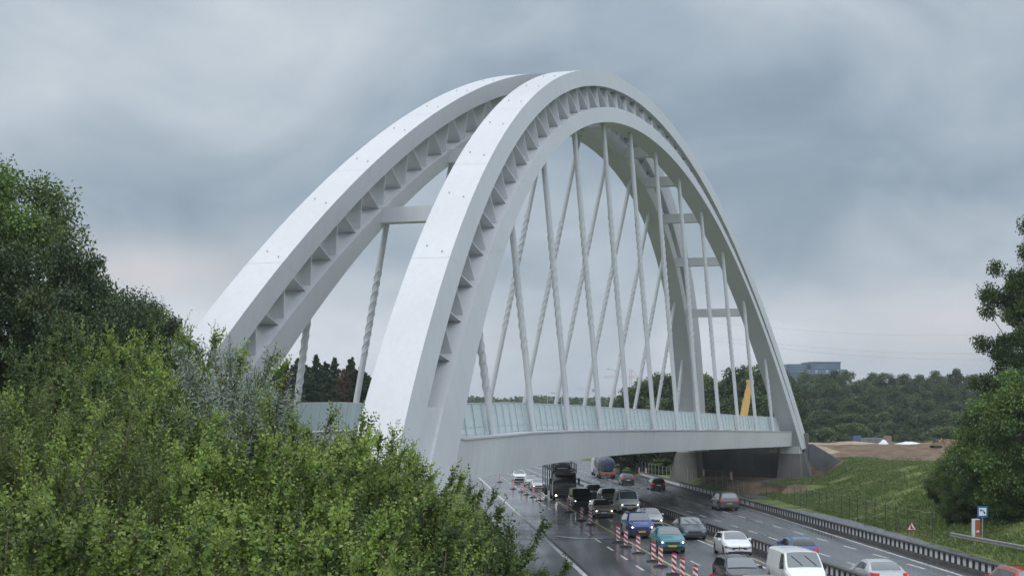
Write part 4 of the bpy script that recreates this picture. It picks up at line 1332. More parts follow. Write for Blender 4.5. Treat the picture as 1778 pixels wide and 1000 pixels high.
for i, (u0, u1, v0, lab) in enumerate(((925, 985, 691, 'long low grey hall on the horizon behind the glass screen, left one of two'), (995, 1068, 690, 'long low grey hall on the horizon below the pale crane'))):
    o = empty('warehouse', at((u0 + u1) / 2, 706, YB), 0, lab, 'building', 'halls on the horizon')
    add_ob('wall', m_far_pale, u0, u1, v0 + 1.5, 708, 60)
    add_ob('roof', mat('dark_roof_edge', (.09, .12, .17), .6), u0 - .5, u1 + .5, v0, v0 + 1.4, 62)
    for k in range(int((u1 - u0) / 7)):
        add_ob('window', m_far_blue, u0 + 2 + k * 7, u0 + 6 + k * 7, v0 + 4, v0 + 7, .8, -30.5)

# ------------------------------------------------------------------ machines and heaps on the fill
def dump_truck(u, v, Y, label, colr, flip):
    p = at(u, v, Y); p.z = gz(p.x, p.y)
    o = empty('dump_truck', p, flip, label, 'truck')
    m = MB(); m.box((0, 0, 1.9), (4.2, 2.2, .9), None, None, 1.12); m.box((-2.2, 0, 1.7), (.12, 2.2, 1.2)); m.build('tipper_body', mat('dusty_grey', (.20, .21, .23), .7, var=.3), o)
    m = MB(); m.box((3.0, 0, 1.9), (1.7, 2.2, 1.9), None, None, .88); cab = m.build('cab', colr, o)
    m = MB(); m.box((3.86, 0, 2.2), (.05, 1.8, .8)); m.box((3.0, -1.07, 2.25), (1.1, .05, .7)); m.build('window', m_sglass, cab)
    m = MB(); m.box((.8, 0, .95), (6.4, .9, .3)); m.build('chassis', m_black, o)
    for x in (-1.5, -.2, 3.0):
        for y in (-1.0, 1.0):
            w = MB(); w.tube([(x, y - .2, .52), (x, y + .2, .52)], .52, None, 14); w.build('wheel', m_tyre, o)
dump_truck(1515, 790, 300, 'blue cabbed dump truck parked on the bare earth above the slope', paint('site_blue', (.05, .085, .16)), 2.9)
p = at(1539, 790, 297); p.z = gz(p.x, p.y)
o = empty('wheel_loader', p, .2, 'grey wheel loader with a brownish cab beside the blue dump truck', 'loader')
m = MB(); m.box((0, 0, 1.2), (3.6, 1.6, 1.0), None, None, .9); m.build('body', mat('dusty_grey', (.20, .21, .23), .7), o)
m = MB(); m.box((.2, 0, 2.3), (1.3, 1.4, 1.2), None, None, .9); m.build('cab', mat('dusty_brown', (.22, .16, .13), .6), o)
m = MB(); m.box((2.6, 0, .7), (.8, 2.3, .8), None, None, .7); m.tube([(1.4, .5, 1.3), (2.5, .5, .8)], .12); m.tube([(1.4, -.5, 1.3), (2.5, -.5, .8)], .12); m.build('bucket', mat('dusty_grey', (.20, .21, .23), .7), o)
for x in (-1.1, 1.1):
    for y in (-.95, .95):
        w = MB(); w.tube([(x, y - .25, .65), (x, y + .25, .65)], .65, None, 16); w.build('wheel', m_tyre, o)
def heap(name, u, v, Y, sx, sy, h, m, label, cat, seed):
    p = at(u, v, Y); p.z = gz(p.x, p.y) - .1
    r = np.random.default_rng(seed); mb = MB(); n, q = 28, 9; ph = r.uniform(0, 6.28, 6)
    vs = []
    for j in range(q + 1):
        f = j / q
        for i in range(n):
            a = 2 * math.pi * i / n
            k = 1 + .16 * math.sin(2 * a + ph[0]) + .10 * math.sin(5 * a + ph[1]) + .05 * math.sin(9 * a + ph[2])
            rr = (1 - f) * k
            z = h * (sstep(f) ** .8) * (1 + .15 * math.sin(3 * a + ph[3]) * f * (1 - f) * 4) + r.normal(0, .03 * h)
            vs.append((rr * sx, rr * sy * 0 + 0, 0) if False else (rr * sx * math.cos(a), rr * sy * math.sin(a), z))
    fs = [(j * n + i, j * n + (i + 1) % n, (j + 1) * n + (i + 1) % n, (j + 1) * n + i) for j in range(q) for i in range(n)]
    mb.add(vs, fs)
    o = mb.build(name, m, None, smooth=50); o.location = p
    return tag(o, label, cat)
heap('earth_heap', 1478, 776, 240, 5.5, 3, .5, m_sand, 'low pale sand heap behind the concrete wing wall', 'heap', 3)
heap('covered_heap', 1578, 778, 240, 3.4, 2.0, .45, mat('white_tarpaulin', (.66, .66, .66), .6), 'low heap under white sheeting right of the wheel loader', 'heap', 5)
heap('covered_heap', 1534, 778, 238, .9, .8, .8, mat('white_tarpaulin', (.66, .66, .66), .6), 'small white sack in front of the wheel loader', 'sack', 6)
heap('earth_heap', 1655, 785, 232, 6, 4, 1.0, m_dirt, 'brown earth heap half hidden behind the shrubs on the right', 'heap', 8)
p = at(1625, 792, 222); p.z = gz(p.x, p.y)
o = empty('mini_excavator', p, .5, 'small yellow excavator at the right end of the bare earth', 'excavator')
m = MB(); m.box((0, 0, .9), (1.8, 1.4, .7)); m.build('body', mat('dull_plant_yellow', (.30, .20, .06), .6, var=.3), o)
m = MB(); m.box((-.1, 0, 1.7), (1.0, 1.1, 1.0), None, None, .9); m.build('cab', m_sglass, o)
m = MB(); m.tube([(.8, 0, 1.1), (1.9, 0, 2.2), (2.9, 0, 1.0)], [.16, .16, .10]); m.box((2.9, 0, .7), (.4, .6, .5)); m.build('digging_arm', mat('dull_plant_yellow', (.30, .20, .06), .6, var=.3), o)
for y in (-.7, .7):
    m = MB(); m.box((0, y, .28), (2.1, .4, .5)); m.build('track', m_black, o)
o.scale = (.62, .62, .62)
# thin power lines across the sky on the right
o = empty('power_line', at(1560, 600, 700), 0, 'three faint power cables sagging across the sky on the right', 'power line')
O = Vector(o.location)
for (va, vb) in ((560, 575), (585, 610), (592, 622)):
    m = MB(); pts_ = []
    for k in range(25):
        f = k / 24; u = 1240 + f * 620; v = va + (vb - va) * f + 14 * math.sin(math.pi * f)
        pts_.append(at(u, v, 700) - O)
    m.tube(pts_, .035, None, 4, False); m.build('cable', mat('cable_grey', (.24, .26, .30), .6), o)

# ------------------------------------------------------------------ vegetation
def leaves_obj(name, P, D, size, width, mats, midx, parent=None, fold=0.18, jit=None, up=None):
    """one mesh of many small folded leaves: P base points, D directions"""
    n = len(P)
    P = np.asarray(P, float); D = np.asarray(D, float)
    D = D / (np.linalg.norm(D, axis=1, keepdims=True) + 1e-9)
    r = rng.normal(size=(n, 3))
    if up is not None:
        r = r * (1 - up) + np.array([0, 0, 1.0]) * up
    Sd = np.cross(D, r); Sd /= (np.linalg.norm(Sd, axis=1, keepdims=True) + 1e-9)
    Nn = np.cross(Sd, D)
    size = np.broadcast_to(size, (n,))[:, None]
    w = size * width
    v0 = P; v2 = P + D * size
    mid = P + D * size * 0.45
    v1 = mid + Sd * w + Nn * w * fold * 2
    v3 = mid - Sd * w + Nn * w * fold * 2
    verts = np.stack([v0, v1, v2, v3], 1).reshape(-1, 3)
    base = (np.arange(n) * 4)[:, None]
    tris = np.concatenate([base + np.array([[0, 1, 2]]), base + np.array([[0, 2, 3]])], 1).reshape(-1)
    me = bpy.data.meshes.new(name)
    me.vertices.add(len(verts)); me.vertices.foreach_set('co', verts.astype(np.float32).ravel())
    me.loops.add(len(tris)); me.loops.foreach_set('vertex_index', tris.astype(np.int32))
    nf = n * 2
    me.polygons.add(nf)
    me.polygons.foreach_set('loop_start', np.arange(0, nf * 3, 3, dtype=np.int32))
    me.polygons.foreach_set('loop_total', np.full(nf, 3, np.int32))
    for m in mats: me.materials.append(m)
    if len(mats) > 1:
        me.polygons.foreach_set('material_index', np.repeat(np.asarray(midx, np.int32), 2))
    me.update(calc_edges=True)
    o = bpy.data.objects.new(name, me); COL.objects.link(o)
    if parent is not None: o.parent = parent
    return o

m_bark = mat('bark', (0.085, 0.07, 0.055), 0.9, var=.35, vscale=3, bump=.4, bscale=15)
m_twig = mat('twig_bark', (0.10, 0.085, 0.05), 0.8, var=.3, vscale=5)
LM = {
 'mid': leaf_mat('leaf_mid_green', (0.062, 0.105, 0.022), (0.125, 0.182, 0.040)),
 'young': leaf_mat('leaf_young_green', (0.175, 0.265, 0.048), (0.29, 0.37, 0.08), .42, .40),
 'dark': leaf_mat('leaf_dark_green', (0.032, 0.062, 0.018), (0.068, 0.112, 0.030)),
 'deep': leaf_mat('leaf_deep_green', (0.026, 0.046, 0.019), (0.052, 0.082, 0.029), .55, .2),
 'olive': leaf_mat('leaf_olive', (0.060, 0.082, 0.022), (0.105, 0.125, 0.035)),
 'yellow': leaf_mat('leaf_yellow_green', (0.105, 0.160, 0.032), (0.18, 0.23, 0.055), .5, .3),
 'silver': leaf_mat('leaf_silver_grey', (0.15, 0.19, 0.15), (0.31, 0.35, 0.30), .6, .15),
 'willow': leaf_mat('leaf_willow', (0.13, 0.17, 0.06), (0.22, 0.26, 0.11), .5, .3),
 'fresh': leaf_mat('leaf_fresh_green', (0.080, 0.148, 0.032), (0.148, 0.235, 0.052), .5, .25),
 'slope': leaf_mat('slope_grass', (0.095, 0.130, 0.036), (0.150, 0.185, 0.058)),
 'weed': leaf_mat('weed_green', (0.095, 0.150, 0.040), (0.150, 0.215, 0.060)),
 'straw': leaf_mat('dry_grass', (0.13, 0.125, 0.06), (0.19, 0.18, 0.09)),
 'needle': leaf_mat('needle_dark_green', (0.026, 0.050, 0.026), (0.052, 0.085, 0.042), .6, .1),
 'brown': leaf_mat('needle_brown', (0.075, 0.050, 0.034), (0.13, 0.085, 0.055), .7, .1),
 'blotch': leaf_mat('leaf_forest', (0.042, 0.072, 0.028), (0.085, 0.125, 0.044), .6, .2),
 'blotch2': leaf_mat('leaf_forest_light', (0.060, 0.095, 0.032), (0.110, 0.155, 0.052), .6, .2),
}
def shrub_proto(nm, seed, stems, height, spread, leaf, lw, mats, n_tw, n_lf, tw_len, young=0.2, upright=0.6):
    """multi-stemmed bush: stems > side twigs > alternate leaves"""
    r = np.random.default_rng(seed)
    root = empty(nm)
    sb = MB(); P, D, Z, MI = [], [], [], []
    for s in range(stems):
        a = r.uniform(0, 2 * math.pi); lean = spread * math.sqrt(r.uniform(0.02, 1.0)); h = height * (r.uniform(.58, .92) * (1 - .25 * (lean / spread) ** 2) if s % 9 else r.uniform(.84, 1.0))
        base = np.array([math.cos(a), math.sin(a), 0]) * lean * .25
        tip = np.array([math.cos(a) * lean, math.sin(a) * lean, h])
        ctl = base * .6 + np.array([math.cos(a) * lean * .45, math.sin(a) * lean * .45, h * .62])
        wob = r.normal(size=3) * np.array([.12, .12, .03]) * height * .4
        def B(t): return (1 - t) ** 2 * base + 2 * t * (1 - t) * (ctl + wob) + t * t * tip
        sb.tube([B(t) for t in np.linspace(0, 1, 7)], [.026 * height / 3 * (1 - .85 * t) + .003 for t in np.linspace(0, 1, 7)], None, 5, False)
        for k in range(n_tw):
            t = 1 - (r.uniform(0, 1) ** 1.25) * .88
            p = B(t); tang = B(min(1, t + .03)) - B(t - .03); tang /= np.linalg.norm(tang) + 1e-9
            az = r.uniform(0, 2 * math.pi); out = np.array([math.cos(az), math.sin(az), r.uniform(-.15, .5)])
            d = out * (1 - upright) + tang * upright * .8 + np.array([math.cos(a), math.sin(a), 0]) * .25; d /= np.linalg.norm(d)
            L = tw_len * r.uniform(.5, 1.2) * (1.15 - .45 * t)
            if k == 0:
                p = B(.9); d = tang; L = tw_len * 1.1; t = 1
            curve = r.normal(size=3) * .12 + np.array([0, 0, .12])
            end = p + d * L + curve * L
            if k % 3 == 0:
                sb.tube([p, p + d * L * .5, end], [.006, .004, .002], None, 3, False)
            shoot = t > .5 and r.uniform() < young * 1.5
            old = r.uniform() < .35
            big = r.uniform(.75, 1.2)
            m = max(4, int(n_lf * L / tw_len))
            for j in range(m):
                f = (j + .6) / m
                q = p + d * L * f + curve * L * f * f
                aa = j * 2.4 + r.uniform(-.4, .4)
                e1 = np.cross(d, [0.3, .2, 1.0]); e1 /= np.linalg.norm(e1) + 1e-9; e2 = np.cross(d, e1)
                ld = d * .55 + (e1 * math.cos(aa) + e2 * math.sin(aa)) * .85 + np.array([0, 0, r.uniform(-.25, .25)])
                P.append(q); D.append(ld); Z.append(leaf * big * r.uniform(.65, 1.15) * (1 - .4 * f))
                yy = (shoot and f > .25) or (t > .6 and f > .75 and r.uniform() < young)
                MI.append(1 if yy else (2 if old else 0))
    lv = leaves_obj('foliage', np.array(P), np.array(D), np.array(Z), lw, mats, MI, root)
    sb.build('stems', m_twig, root, fix=False)
    root['h'] = height
    return root
m3 = lambda a, b, c: [LM[a], LM[b], LM[c]]
SHRUBS = {
 'hazel': shrub_proto('leafy_shrub', 11, 30, 3.0, 1.4, .082, .36, m3('mid', 'young', 'dark'), 56, 17, .44, .34),
 'hazel2': shrub_proto('leafy_shrub', 12, 30, 3.0, 1.55, .074, .36, m3('fresh', 'young', 'mid'), 58, 17, .40, .42),
 'darkbush': shrub_proto('leafy_shrub', 13, 32, 3.0, 1.55, .070, .40, m3('dark', 'fresh', 'mid'), 60, 17, .37, .16, .5),
 'willow': shrub_proto('willow_shrub', 14, 40, 3.0, 1.4, .115, .11, m3('willow', 'yellow', 'mid'), 44, 17, .58, .4, .8),
 'yellow': shrub_proto('leafy_shrub', 15, 26, 3.0, 1.3, .078, .34, m3('yellow', 'young', 'olive'), 54, 17, .44, .45, .65),
 'silver': shrub_proto('silver_shrub', 16, 44, 3.0, 1.05, .115, .14, m3('silver', 'silver', 'olive'), 72, 19, .42, .3, .45),
}
used = set()
def place_shrub(kind, u, vt, Y, label, group=None, wide=1.0, name=None):
    p = at(u, vt, Y); g = gz(p.x, p.y) - .1
    h = max(1.2, p.z - g)
    pr = SHRUBS[kind]
    if kind in used:
        o = copy_tree(pr)
    else:
        o = pr; used.add(kind)
    sc = h / pr['h']
    o.location = (p.x, p.y, g); o.rotation_euler.z = random.uniform(0, 6.28)
    o.scale = (min(sc, 1.5) * wide, min(sc, 1.5) * wide, sc)
    tag(o, label, 'shrub', group)
    return o
GS = 'green shrubs massed on the near bank'
front = [
 # lowest row, nearest the camera
 ('hazel', 20, 845, 13.0), ('yellow', 120, 900, 12.0), ('hazel2', 215, 862, 14.0), ('hazel', 330, 880, 13.0), ('hazel2', 430, 850, 14.5), ('hazel', 545, 862, 14.0),
 ('hazel2', 650, 905, 13.5), ('darkbush', 735, 885, 16.0), ('hazel', -60, 800, 14.0),
 # second row
 ('willow', 55, 680, 18.0), ('yellow', 150, 715, 19.5), ('hazel2', 255, 735, 19.0), ('hazel', 345, 760, 19.5), ('hazel2', 440, 745, 20.0), ('hazel', 530, 745, 20.5), ('hazel2', 615, 778, 21.0),
 ('hazel', 690, 812, 22.0), ('darkbush', 748, 858, 23.0), ('darkbush', 800, 905, 24.0), ('hazel', 755, 915, 20.0),
 # third row, up against the bridge
 ('willow', -20, 660, 27.0), ('yellow', 85, 690, 26.0), ('hazel', 190, 700, 27.0), ('hazel2', 300, 690, 28.0), ('yellow', 478, 715, 29.0), ('yellow', 560, 690, 30.0), ('hazel2', 622, 722, 31.0),
 ('hazel', 676, 775, 32.0), ('hazel2', 724, 812, 33.0), ('darkbush', 776, 846, 34.0), ('darkbush', 822, 880, 35.0), ('darkbush', 852, 925, 33.0), ('darkbush', 880, 968, 30.0)]
sl = {0: 'broad leaved shrub in the bottom left corner of the photo', 1: 'yellowish young shrub at the bottom edge near the left corner', 9: 'feathery pale willow shrub at the left edge below the dark trees',
      8: None, 20: 'feathery pale willow shrub behind another at the left edge', 24: 'yellow green shrub left of the foot of the nearer arch', 25: 'yellow green shrub with sprouting tips under the twisted hanger of the far arch',
      32: 'dark green shrub at the right tip of the bank, reaching lowest towards the road'}
for i, (k, u, vt, Y) in enumerate(front):
    l = sl.get(i)
    place_shrub(k, u, vt, Y, l or 'leafy green shrub among the mass of bushes on the near bank', GS if not l else 'shrubs on the near bank')
place_shrub('silver', 400, 590, 34, 'silver grey narrow leaved shrub in front of the far arch foot', None, .88)
place_shrub('silver', 455, 668, 31, 'lower silver grey shrub spreading right of the taller silver one', None, 1.0)
for u, vt, Y, k in ((60, 590, 40, 'darkbush'), (130, 565, 42, 'darkbush'), (205, 560, 42, 'hazel'), (270, 548, 41, 'hazel2'), (322, 590, 38, 'hazel2'), (-10, 610, 40, 'darkbush'), (165, 640, 36, 'darkbush'), (250, 640, 35, 'hazel'), (345, 680, 33, 'darkbush'), (30, 650, 36, 'hazel')):
    place_shrub(k, u, vt, Y, 'tall dense shrub standing before the dark trees on the left', 'tall shrubs before the left trees', 1.05)

def crown_tree(nm, seed, height, crown_r, crown_z0, n_clu, n_leaf, leaf, mats, weights, clu_r=(.16, .30), trunk_r=.22, lw=.40, flat=1.0, droop=0.0, shell=.55):
    """trunk with limbs running out to leaf clusters that fill an uneven crown"""
    r = np.random.default_rng(seed)
    root = empty(nm)
    cz = (crown_z0 + height) / 2; rz = (height - crown_z0) / 2
    cl = []
    for i in range(n_clu):
        while True:
            q = r.uniform(-1, 1, 3)
            d = np.linalg.norm(q)
            if d < 1 and d > .30: break
        q = q / d * (d ** .55)
        lob = 1 + .16 * math.sin(3 * math.atan2(q[1], q[0]) + seed) + r.normal(0, .07)
        tap = 1 - .25 * max(0, q[2])
        cl.append((np.array([q[0] * crown_r * lob * tap, q[1] * crown_r * lob * tap, cz + q[2] * rz * .93]), crown_r * r.uniform(*clu_r)))
    tb = MB()
    top = height * .86
    tr = [(0, 0, -.3), (r.normal(0, .02) * height, r.normal(0, .02) * height, height * .25), (r.normal(0, .025) * height, r.normal(0, .025) * height, height * .55), (0, 0, top)]
    tb.tube(tr, [trunk_r * 1.25, trunk_r, trunk_r * .65, trunk_r * .15], None, 9, False)
    for c, cr_ in cl:
        hh = max(crown_z0 * .7, min(top * .92, c[2] - np.linalg.norm(c[:2]) * .55))
        b0_ = np.array([0, 0, hh]); mid = (b0_ + c) / 2 + np.array([0, 0, -.04 * height]) + r.normal(size=3) * .04 * crown_r
        tb.tube([b0_, mid, c], [trunk_r * .28, trunk_r * .17, trunk_r * .05], None, 5, False)
    tb.build('trunk', m_bark, root, fix=False)
    P, D, Z, MI = [], [], [], []
    vol = np.array([cr_ ** 2 for _, cr_ in cl]); vol = vol / vol.sum()
    for (c, cr_), f in zip(cl, vol):
        n = int(n_leaf * f) + 4
        q = r.normal(size=(n, 3)); q /= np.linalg.norm(q, axis=1, keepdims=True)
        rad = r.uniform(0, 1, n) ** shell
        ph = r.uniform(0, 6.28, 3)
        lump = 1 + .28 * np.sin(4 * np.arctan2(q[:, 1], q[:, 0]) + ph[0]) * np.cos(3 * q[:, 2] + ph[1])
        pts = c + q * (rad * lump)[:, None] * cr_ * np.array([1.1, 1.1, .85 * flat])
        P.append(pts); D.append(q * .7 + r.normal(size=(n, 3)) * .5 + np.array([0, 0, -.25 - droop])); Z.append(leaf * r.uniform(.6, 1.25, n))
        main = r.choice(len(mats), p=weights)
        MI.append(np.where(r.uniform(size=n) < .72, main, r.choice(len(mats), size=n, p=weights)))
    leaves_obj('crown', np.concatenate(P), np.concatenate(D), np.concatenate(Z), lw, mats, np.concatenate(MI), root, up=.55)
    root['h'] = height
    return root
def place_tree(pr, u, vt, Y, label, group=None, cat='tree', first=False, wide=None, X=None, base=None):
    p = at(u, vt, Y)
    g = gz(p.x, p.y) - .2 if base is None else base
    o = pr if first else copy_tree(pr)
    sc = (p.z - g) / pr['h']
    w = sc if wide is None else wide
    o.location = (p.x, p.y, g); o.scale = (w, w, sc); o.rotation_euler.z = random.uniform(0, 6.28)
    tag(o, label, cat, group)
    return o
# near trees on the left
A1 = crown_tree('broadleaf_tree', 21, 14.5, 4.2, 3.0, 60, 52000, .15, m3('mid', 'dark', 'fresh'), [.5, .3, .2], (.17, .30))
place_tree(A1, 18, 284, 70, 'tall broadleaf tree with a bushy bright top at the left edge', first=True, wide=1.0)
A2 = crown_tree('broadleaf_tree', 22, 11, 4.0, 1.2, 54, 44000, .14, m3('dark', 'deep', 'mid'), [.5, .35, .15], (.18, .32))
place_tree(A2, 50, 410, 64, 'dark broadleaf tree below the tall one at the left edge', first=True, wide=1.05)
A3 = crown_tree('drooping_tree', 23, 10, 2.6, .8, 46, 36000, .13, m3('dark', 'deep', 'olive'), [.45, .4, .15], (.18, .34), droop=.8)
place_tree(A3, 118, 415, 62, 'dark drooping tree right of the tall left one', first=True, wide=1.0)
place_tree(A2, 185, 490, 68, 'rounded dark tree in the middle of the left group', wide=.82)
place_tree(A1, 250, 522, 72, 'mid green tree second from the right end of the left group', wide=.62)
place_tree(A3, 292, 545, 70, 'small dark tree at the right end of the left group', wide=.62)
place_tree(A2, -60, 350, 66, 'dark tree mostly cut off by the left edge of the photo', wide=1.1)
place_tree(A3, 152, 455, 66, 'slim dark tree between the drooping and the rounded one', wide=.8)
place_tree(A2, 215, 515, 60, 'low dark tree filling the gap before the left group', wide=.7)
# tall tree and dark shrubs on the right
B1 = crown_tree('broadleaf_tree', 31, 22, 5.2, 2.0, 120, 84000, .19, m3('mid', 'dark', 'fresh'), [.45, .35, .2], (.11, .22), .32, shell=.6)
place_tree(B1, 1799, 366, 112, 'tall broadleaf tree with airy outer branches at the right edge', first=True, wide=.80)
place_tree(B1, 1850, 470, 118, 'second tall tree mostly beyond the right edge of the photo', wide=.8)
B2 = crown_tree('broadleaf_tree', 32, 9, 3.4, .3, 50, 42000, .16, m3('dark', 'mid', 'fresh'), [.45, .35, .2], (.18, .34), .14)
for i, (u, vt, Y, w, l) in enumerate(((1668, 770, 118, .62, 'dark rounded shrub tree above the telephone sign, leftmost of the right thicket'), (1735, 690, 110, .95, 'green shrub tree under the tall right tree'),
                             (1775, 630, 106, 1.1, 'dark shrub tree at the right edge below the tall tree'), (1700, 800, 114, .55, 'low shrub right behind the telephone sign'),
                             (1765, 800, 106, .7, 'low dark shrub behind the guardrail at the right edge'), (1640, 808, 126, .5, 'small shrub on the slope left of the right thicket'),
                             (1715, 760, 124, .8, 'mid green shrub tree behind the telephone sign'), (1660, 850, 112, .42, 'low bush at the foot of the slope left of the telephone sign'))):
    place_tree(B2, u, vt, Y, l, 'thicket on the right bank', 'tree', first=(i == 0), wide=w)

# trees behind the bridge and the wood on the hill
FT = [crown_tree('forest_tree', 41 + i, 18, 5.0, 2.0, 46, 11000, .46, [LM['blotch'], LM['blotch2'], LM['deep']], [[.5, .3, .2], [.3, .5, .2], [.6, .1, .3], [.25, .65, .1]][i], (.17, .34), .25, .42, shell=.5) for i in range(4)]
for f in FT: f.hide_render = False
fused = set()
def ftree(i, u, vt, Y, w, label, group, base=None):
    place_tree(FT[i], u, vt, Y, label, group, first=i not in fused, wide=w, base=base); fused.add(i)
mid = [(1078, 690, 262), (1098, 676, 268), (1118, 664, 262), (1140, 650, 270), (1160, 643, 262), (1182, 640, 275), (1205, 652, 285), (1228, 650, 268), (1250, 646, 280), (1275, 640, 266), (1297, 640, 282), (1318, 636, 270), (1340, 642, 280),
       (1110, 700, 250), (1150, 690, 248), (1195, 690, 252), (1240, 688, 250), (1285, 690, 250), (1330, 690, 252), (1065, 712, 255), (1360, 660, 290)]
for j, (u, vt, Y) in enumerate(mid):
    ftree(j % 4, u + random.uniform(-5, 5), vt + random.uniform(-3, 3), Y, random.uniform(.78, 1.0), 'green broadleaf tree in the clump behind the bridge hangers', 'tree clump behind the bridge', base=-12.5)
r2 = np.random.default_rng(5)
rows = ((338, 16, 738), (372, 18, 712), (408, 20, 690), (446, 21, 668), (490, 24, 644))
sky_u = [1362, 1400, 1450, 1500, 1560, 1610, 1650, 1700, 1760, 1800]
sky_v = [645, 645, 646, 650, 655, 648, 645, 650, 650, 640]
for (Y, n, vt) in rows:
    for k in range(n):
        u = 1350 + (k + r2.uniform(.1, .9)) * 450 / n
        top = float(np.interp(u, sky_u, sky_v))
        v = max(vt, top) + r2.uniform(-5, 9) + (0 if vt > top + 8 else r2.uniform(-2, 6))
        p = at(u, v, Y)
        base = max(gz(p.x, p.y) - .3, p.z - 25)
        if p.z - base < 8: base = p.z - 12
        ftree(int(r2.integers(0, 4)), u, v, Y + r2.uniform(-10, 10), r2.uniform(.72, 1.05), 'broadleaf tree in the wood covering the hillside on the right', 'wood on the right hillside', base=base)
# conifers behind the bridge on the left
def conifer(nm, seed, h, rb, m, n_whorl=26):
    r = np.random.default_rng(seed); root = empty(nm)
    tb = MB(); tb.tube([(0, 0, -.3), (0, 0, h * .5), (0, 0, h)], [h * .014, h * .009, .02], None, 7, False)
    P, D, Z = [], [], []
    for k in range(n_whorl):
        f = k / (n_whorl - 1); L0 = rb * (1 - f) ** .72 * (1 + .12 * math.sin(k * 2.7)) + .10
        for b in range(9):
            z = h * min(.985, .08 + .89 * f + r.uniform(-.022, .022))
            a = r.uniform(0, 6.28); L = L0 * r.uniform(.55, 1.2)
            d = np.array([math.cos(a), math.sin(a), -.18 + .35 * f])
            n = int(22 + 34 * L)
            t = r.uniform(.1, 1, n)
            pts = np.array([0, 0, z]) + d * (t * L)[:, None] + np.array([0, 0, -1]) * (t * t * L * .12)[:, None]
            if b % 2 == 0:
                tb.tube([(0, 0, z), tuple(np.array([0, 0, z]) + d * L * .9)], [.03, .01], None, 3, False)
            P.append(pts); sd_ = np.cross(d, [0, 0, 1]); s_ = np.where(r.uniform(size=n) < .5, -1, 1)
            D.append(d * .6 + sd_ * s_[:, None] * .8 + r.normal(size=(n, 3)) * .45 + np.array([0, 0, -.3])); Z.append(np.full(n, .50) * r.uniform(.6, 1.1, n) * (1.1 - .5 * t))
    tb.build('trunk', m_bark, root, fix=False)
    leaves_obj('crown', np.concatenate(P), np.concatenate(D), np.concatenate(Z), .26, [m], np.zeros(sum(len(p) for p in P)), root, up=.25)
    root['h'] = h
    return root
CN = [conifer('spruce_tree', 51, 17, 5.2, LM['needle'], 34), conifer('larch_tree', 52, 17, 4.6, LM['brown'], 28), conifer('spruce_tree', 53, 17, 4.4, LM['needle'], 36)]
cused = set()
for (u, vt, Y, i) in ((478, 632, 205, 1), (496, 626, 212, 1), (462, 650, 200, 1), (518, 620, 208, 0), (534, 632, 214, 2), (549, 614, 205, 0), (566, 626, 212, 2), (581, 619, 206, 0), (597, 640, 200, 1), (610, 618, 208, 2), (626, 634, 203, 0), (640, 650, 207, 2), (655, 660, 204, 0), (505, 655, 196, 2), (572, 650, 195, 2), (590, 655, 197, 1), (540, 655, 195, 0), (445, 650, 208, 0), (670, 672, 210, 2), (488, 640, 218, 0), (508, 632, 220, 2), (526, 640, 198, 2), (557, 632, 219, 0), (604, 634, 219, 2), (618, 640, 198, 0), (634, 646, 216, 2), (648, 655, 199, 0), (532, 645, 222, 0), (575, 640, 222, 2)):
    if i == 1:
        l, g = 'brown needled larch among the dark spruces behind the far arch', 'brown larches behind the far arch'
    else:
        l, g = 'dark green spruce in the row behind the far arch', 'spruces behind the far arch'
    place_tree(CN[i], u, vt, Y, l, g, first=i not in cused, wide=random.uniform(.75, 1.0), base=-11.0); cused.add(i)
# far wood along the horizon, one mass
def far_wood(name, u0, u1, vt, Y, n, label):
    P, D, Z = [], [], []
    r = np.random.default_rng(int(Y))
    for k in range(n):
        u = r.uniform(u0, u1); top = vt + 2.0 * math.sin(u * .045) + 1.3 * math.sin(u * .13 + 1) + r.uniform(0, 1.2)
        p = at(u, top, Y); y = Y + r.uniform(0, 60)
        q = 40
        f = r.uniform(0, 1, q)
        pts = np.stack([p.x + r.normal(0, 3.2, q) * (1.1 - f), y + r.normal(0, 3, q), p.z - (1 - f) * 14], -1)
        P.append(pts); D.append(r.normal(size=(q, 3))); Z.append(np.full(q, 2.2))
    o = leaves_obj(name, np.concatenate(P), np.concatenate(D), np.concatenate(Z), .5, [LM['blotch']], np.zeros(n * 40), None, up=.5)
    tag(o, kind='stuff'); return o
far_wood('distant_wood', 760, 1110, 692, 800, 230, '')
far_wood('distant_wood', 380, 780, 700, 700, 200, '')
far_wood('distant_wood', 1330, 1900, 668, 720, 300, '')
# scrub at the foot of the trees under the deck, right of the tank lorry
for (u, vt, Y) in ((1100, 775, 262), (1130, 780, 256), (1165, 784, 250), (1080, 790, 275), (1150, 797, 244), (1185, 790, 240)):
    p = at(u, vt, Y); ftree(int(r2.integers(0, 4)), u, vt, Y, .45, 'low green scrub seen under the deck beside the far pier', 'scrub beyond the far pier', base=gz(p.x, p.y) - .2)

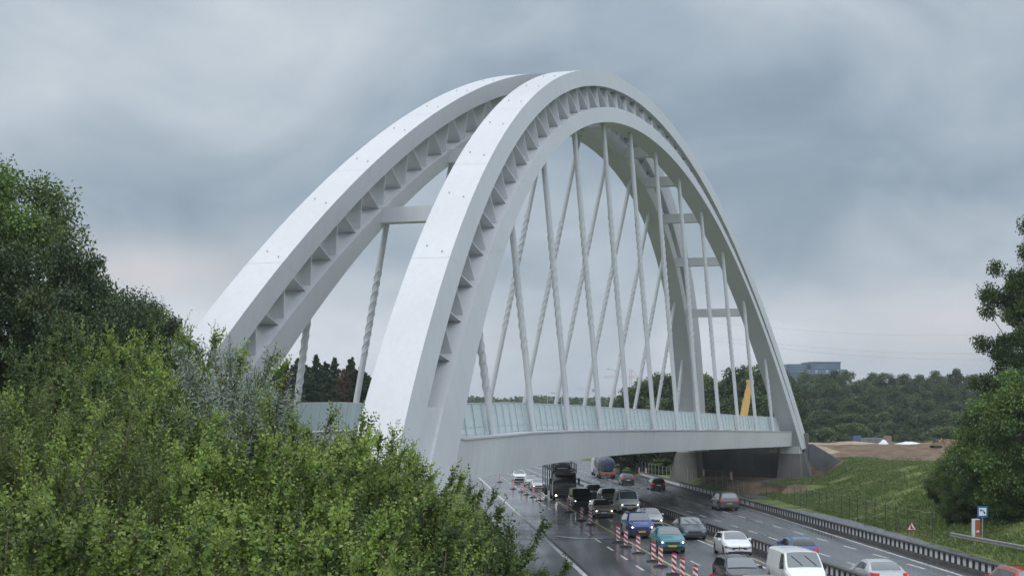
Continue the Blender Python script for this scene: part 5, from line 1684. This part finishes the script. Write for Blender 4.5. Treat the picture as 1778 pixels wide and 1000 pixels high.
# long grass and weeds on the slope, uncountable
def grass():
    r = np.random.default_rng(9)
    n = 150000
    Y = 84 + (204 - 84) * r.uniform(size=n) ** .8; X = np.where(r.uniform(size=n) < .75, r.uniform(28.4, 50, n), r.uniform(28.2, 33, n))
    keep = (X > 28.2 + np.maximum(0, (Y - 172) * .40)) & ~((Y < 128) & (X < 28.4))
    X, Y = X[keep], Y[keep]
    wx, wy = X + 2.5 * np.sin(Y * .21 + 1.3) + 1.1 * np.sin(Y * .67), Y + 4 * np.sin(X * .29 + .4) + 1.6 * np.sin(X * .9)
    pn = np.sin(wx * .83 + wy * .13) + np.sin(wx * .29 - wy * .37 + 1) + .8 * np.sin(wx * 1.7 + wy * .71) + r.normal(0, .5, len(X))
    k2 = r.uniform(size=len(X)) < .62 + .2 * pn
    X, Y, pn = X[k2], Y[k2], pn[k2]
    Zg = ground_z(X, Y)
    P = np.stack([X, Y, Zg - .03], -1); n = len(X)
    D = np.stack([r.normal(0, .35, n), r.normal(0, .35, n), np.ones(n)], -1)
    sz = r.uniform(.12, .30, n) * (1 + .25 * pn)
    mi = np.where(pn + r.normal(0, .6, n) > .7, 1, np.where(pn + r.normal(0, .6, n) < -.9, 2, 0))
    nc = 420
    cy = r.uniform(92, 196, nc); cx = r.uniform(29, 46, nc); hh = r.uniform(.15, .75, nc)
    WP = []
    for a_, b_, h_ in zip(cx, cy, hh):
        if a_ < 28.2 + max(0, (b_ - 172) * .5): continue
        q = r.normal(size=(70, 3)) * np.array([.35, .35, .0]) * (.5 + h_); q[:, 2] = r.uniform(0, h_, 70)
        WP.append(q + np.array([a_, b_, gz(a_, b_)]))
    WP = np.concatenate(WP)
    P = np.concatenate([P, WP]); D = np.concatenate([D, r.normal(size=(len(WP), 3)) + np.array([0, 0, .4])])
    sz = np.concatenate([np.maximum(sz, .12), r.uniform(.10, .22, len(WP))]); mi = np.concatenate([mi, r.choice([0, 1, 3, 3], len(WP))])
    o = leaves_obj('grass', P, D, np.maximum(sz, .10), .22, [LM['slope'], LM['weed'], LM['straw'], LM['mid']], mi, None)
    tag(o, kind='stuff')
grass()

# ------------------------------------------------------------------ moist air
hz = MB(); hz.box((0, 1165, 11), (3900, 2570, 62))
hm = bpy.data.materials.new('moist_air'); hm.use_nodes = True
ht = hm.node_tree; ht.nodes.clear()
pv = ht.nodes.new('ShaderNodeVolumePrincipled')
pv.inputs['Color'].default_value = (0.90, 0.94, 1.0, 1); pv.inputs['Density'].default_value = 0.00018; pv.inputs['Anisotropy'].default_value = 0.2
ho = ht.nodes.new('ShaderNodeOutputMaterial'); ht.links.new(pv.outputs[0], ho.inputs['Volume'])
tag(hz.build('haze', hm), kind='stuff')
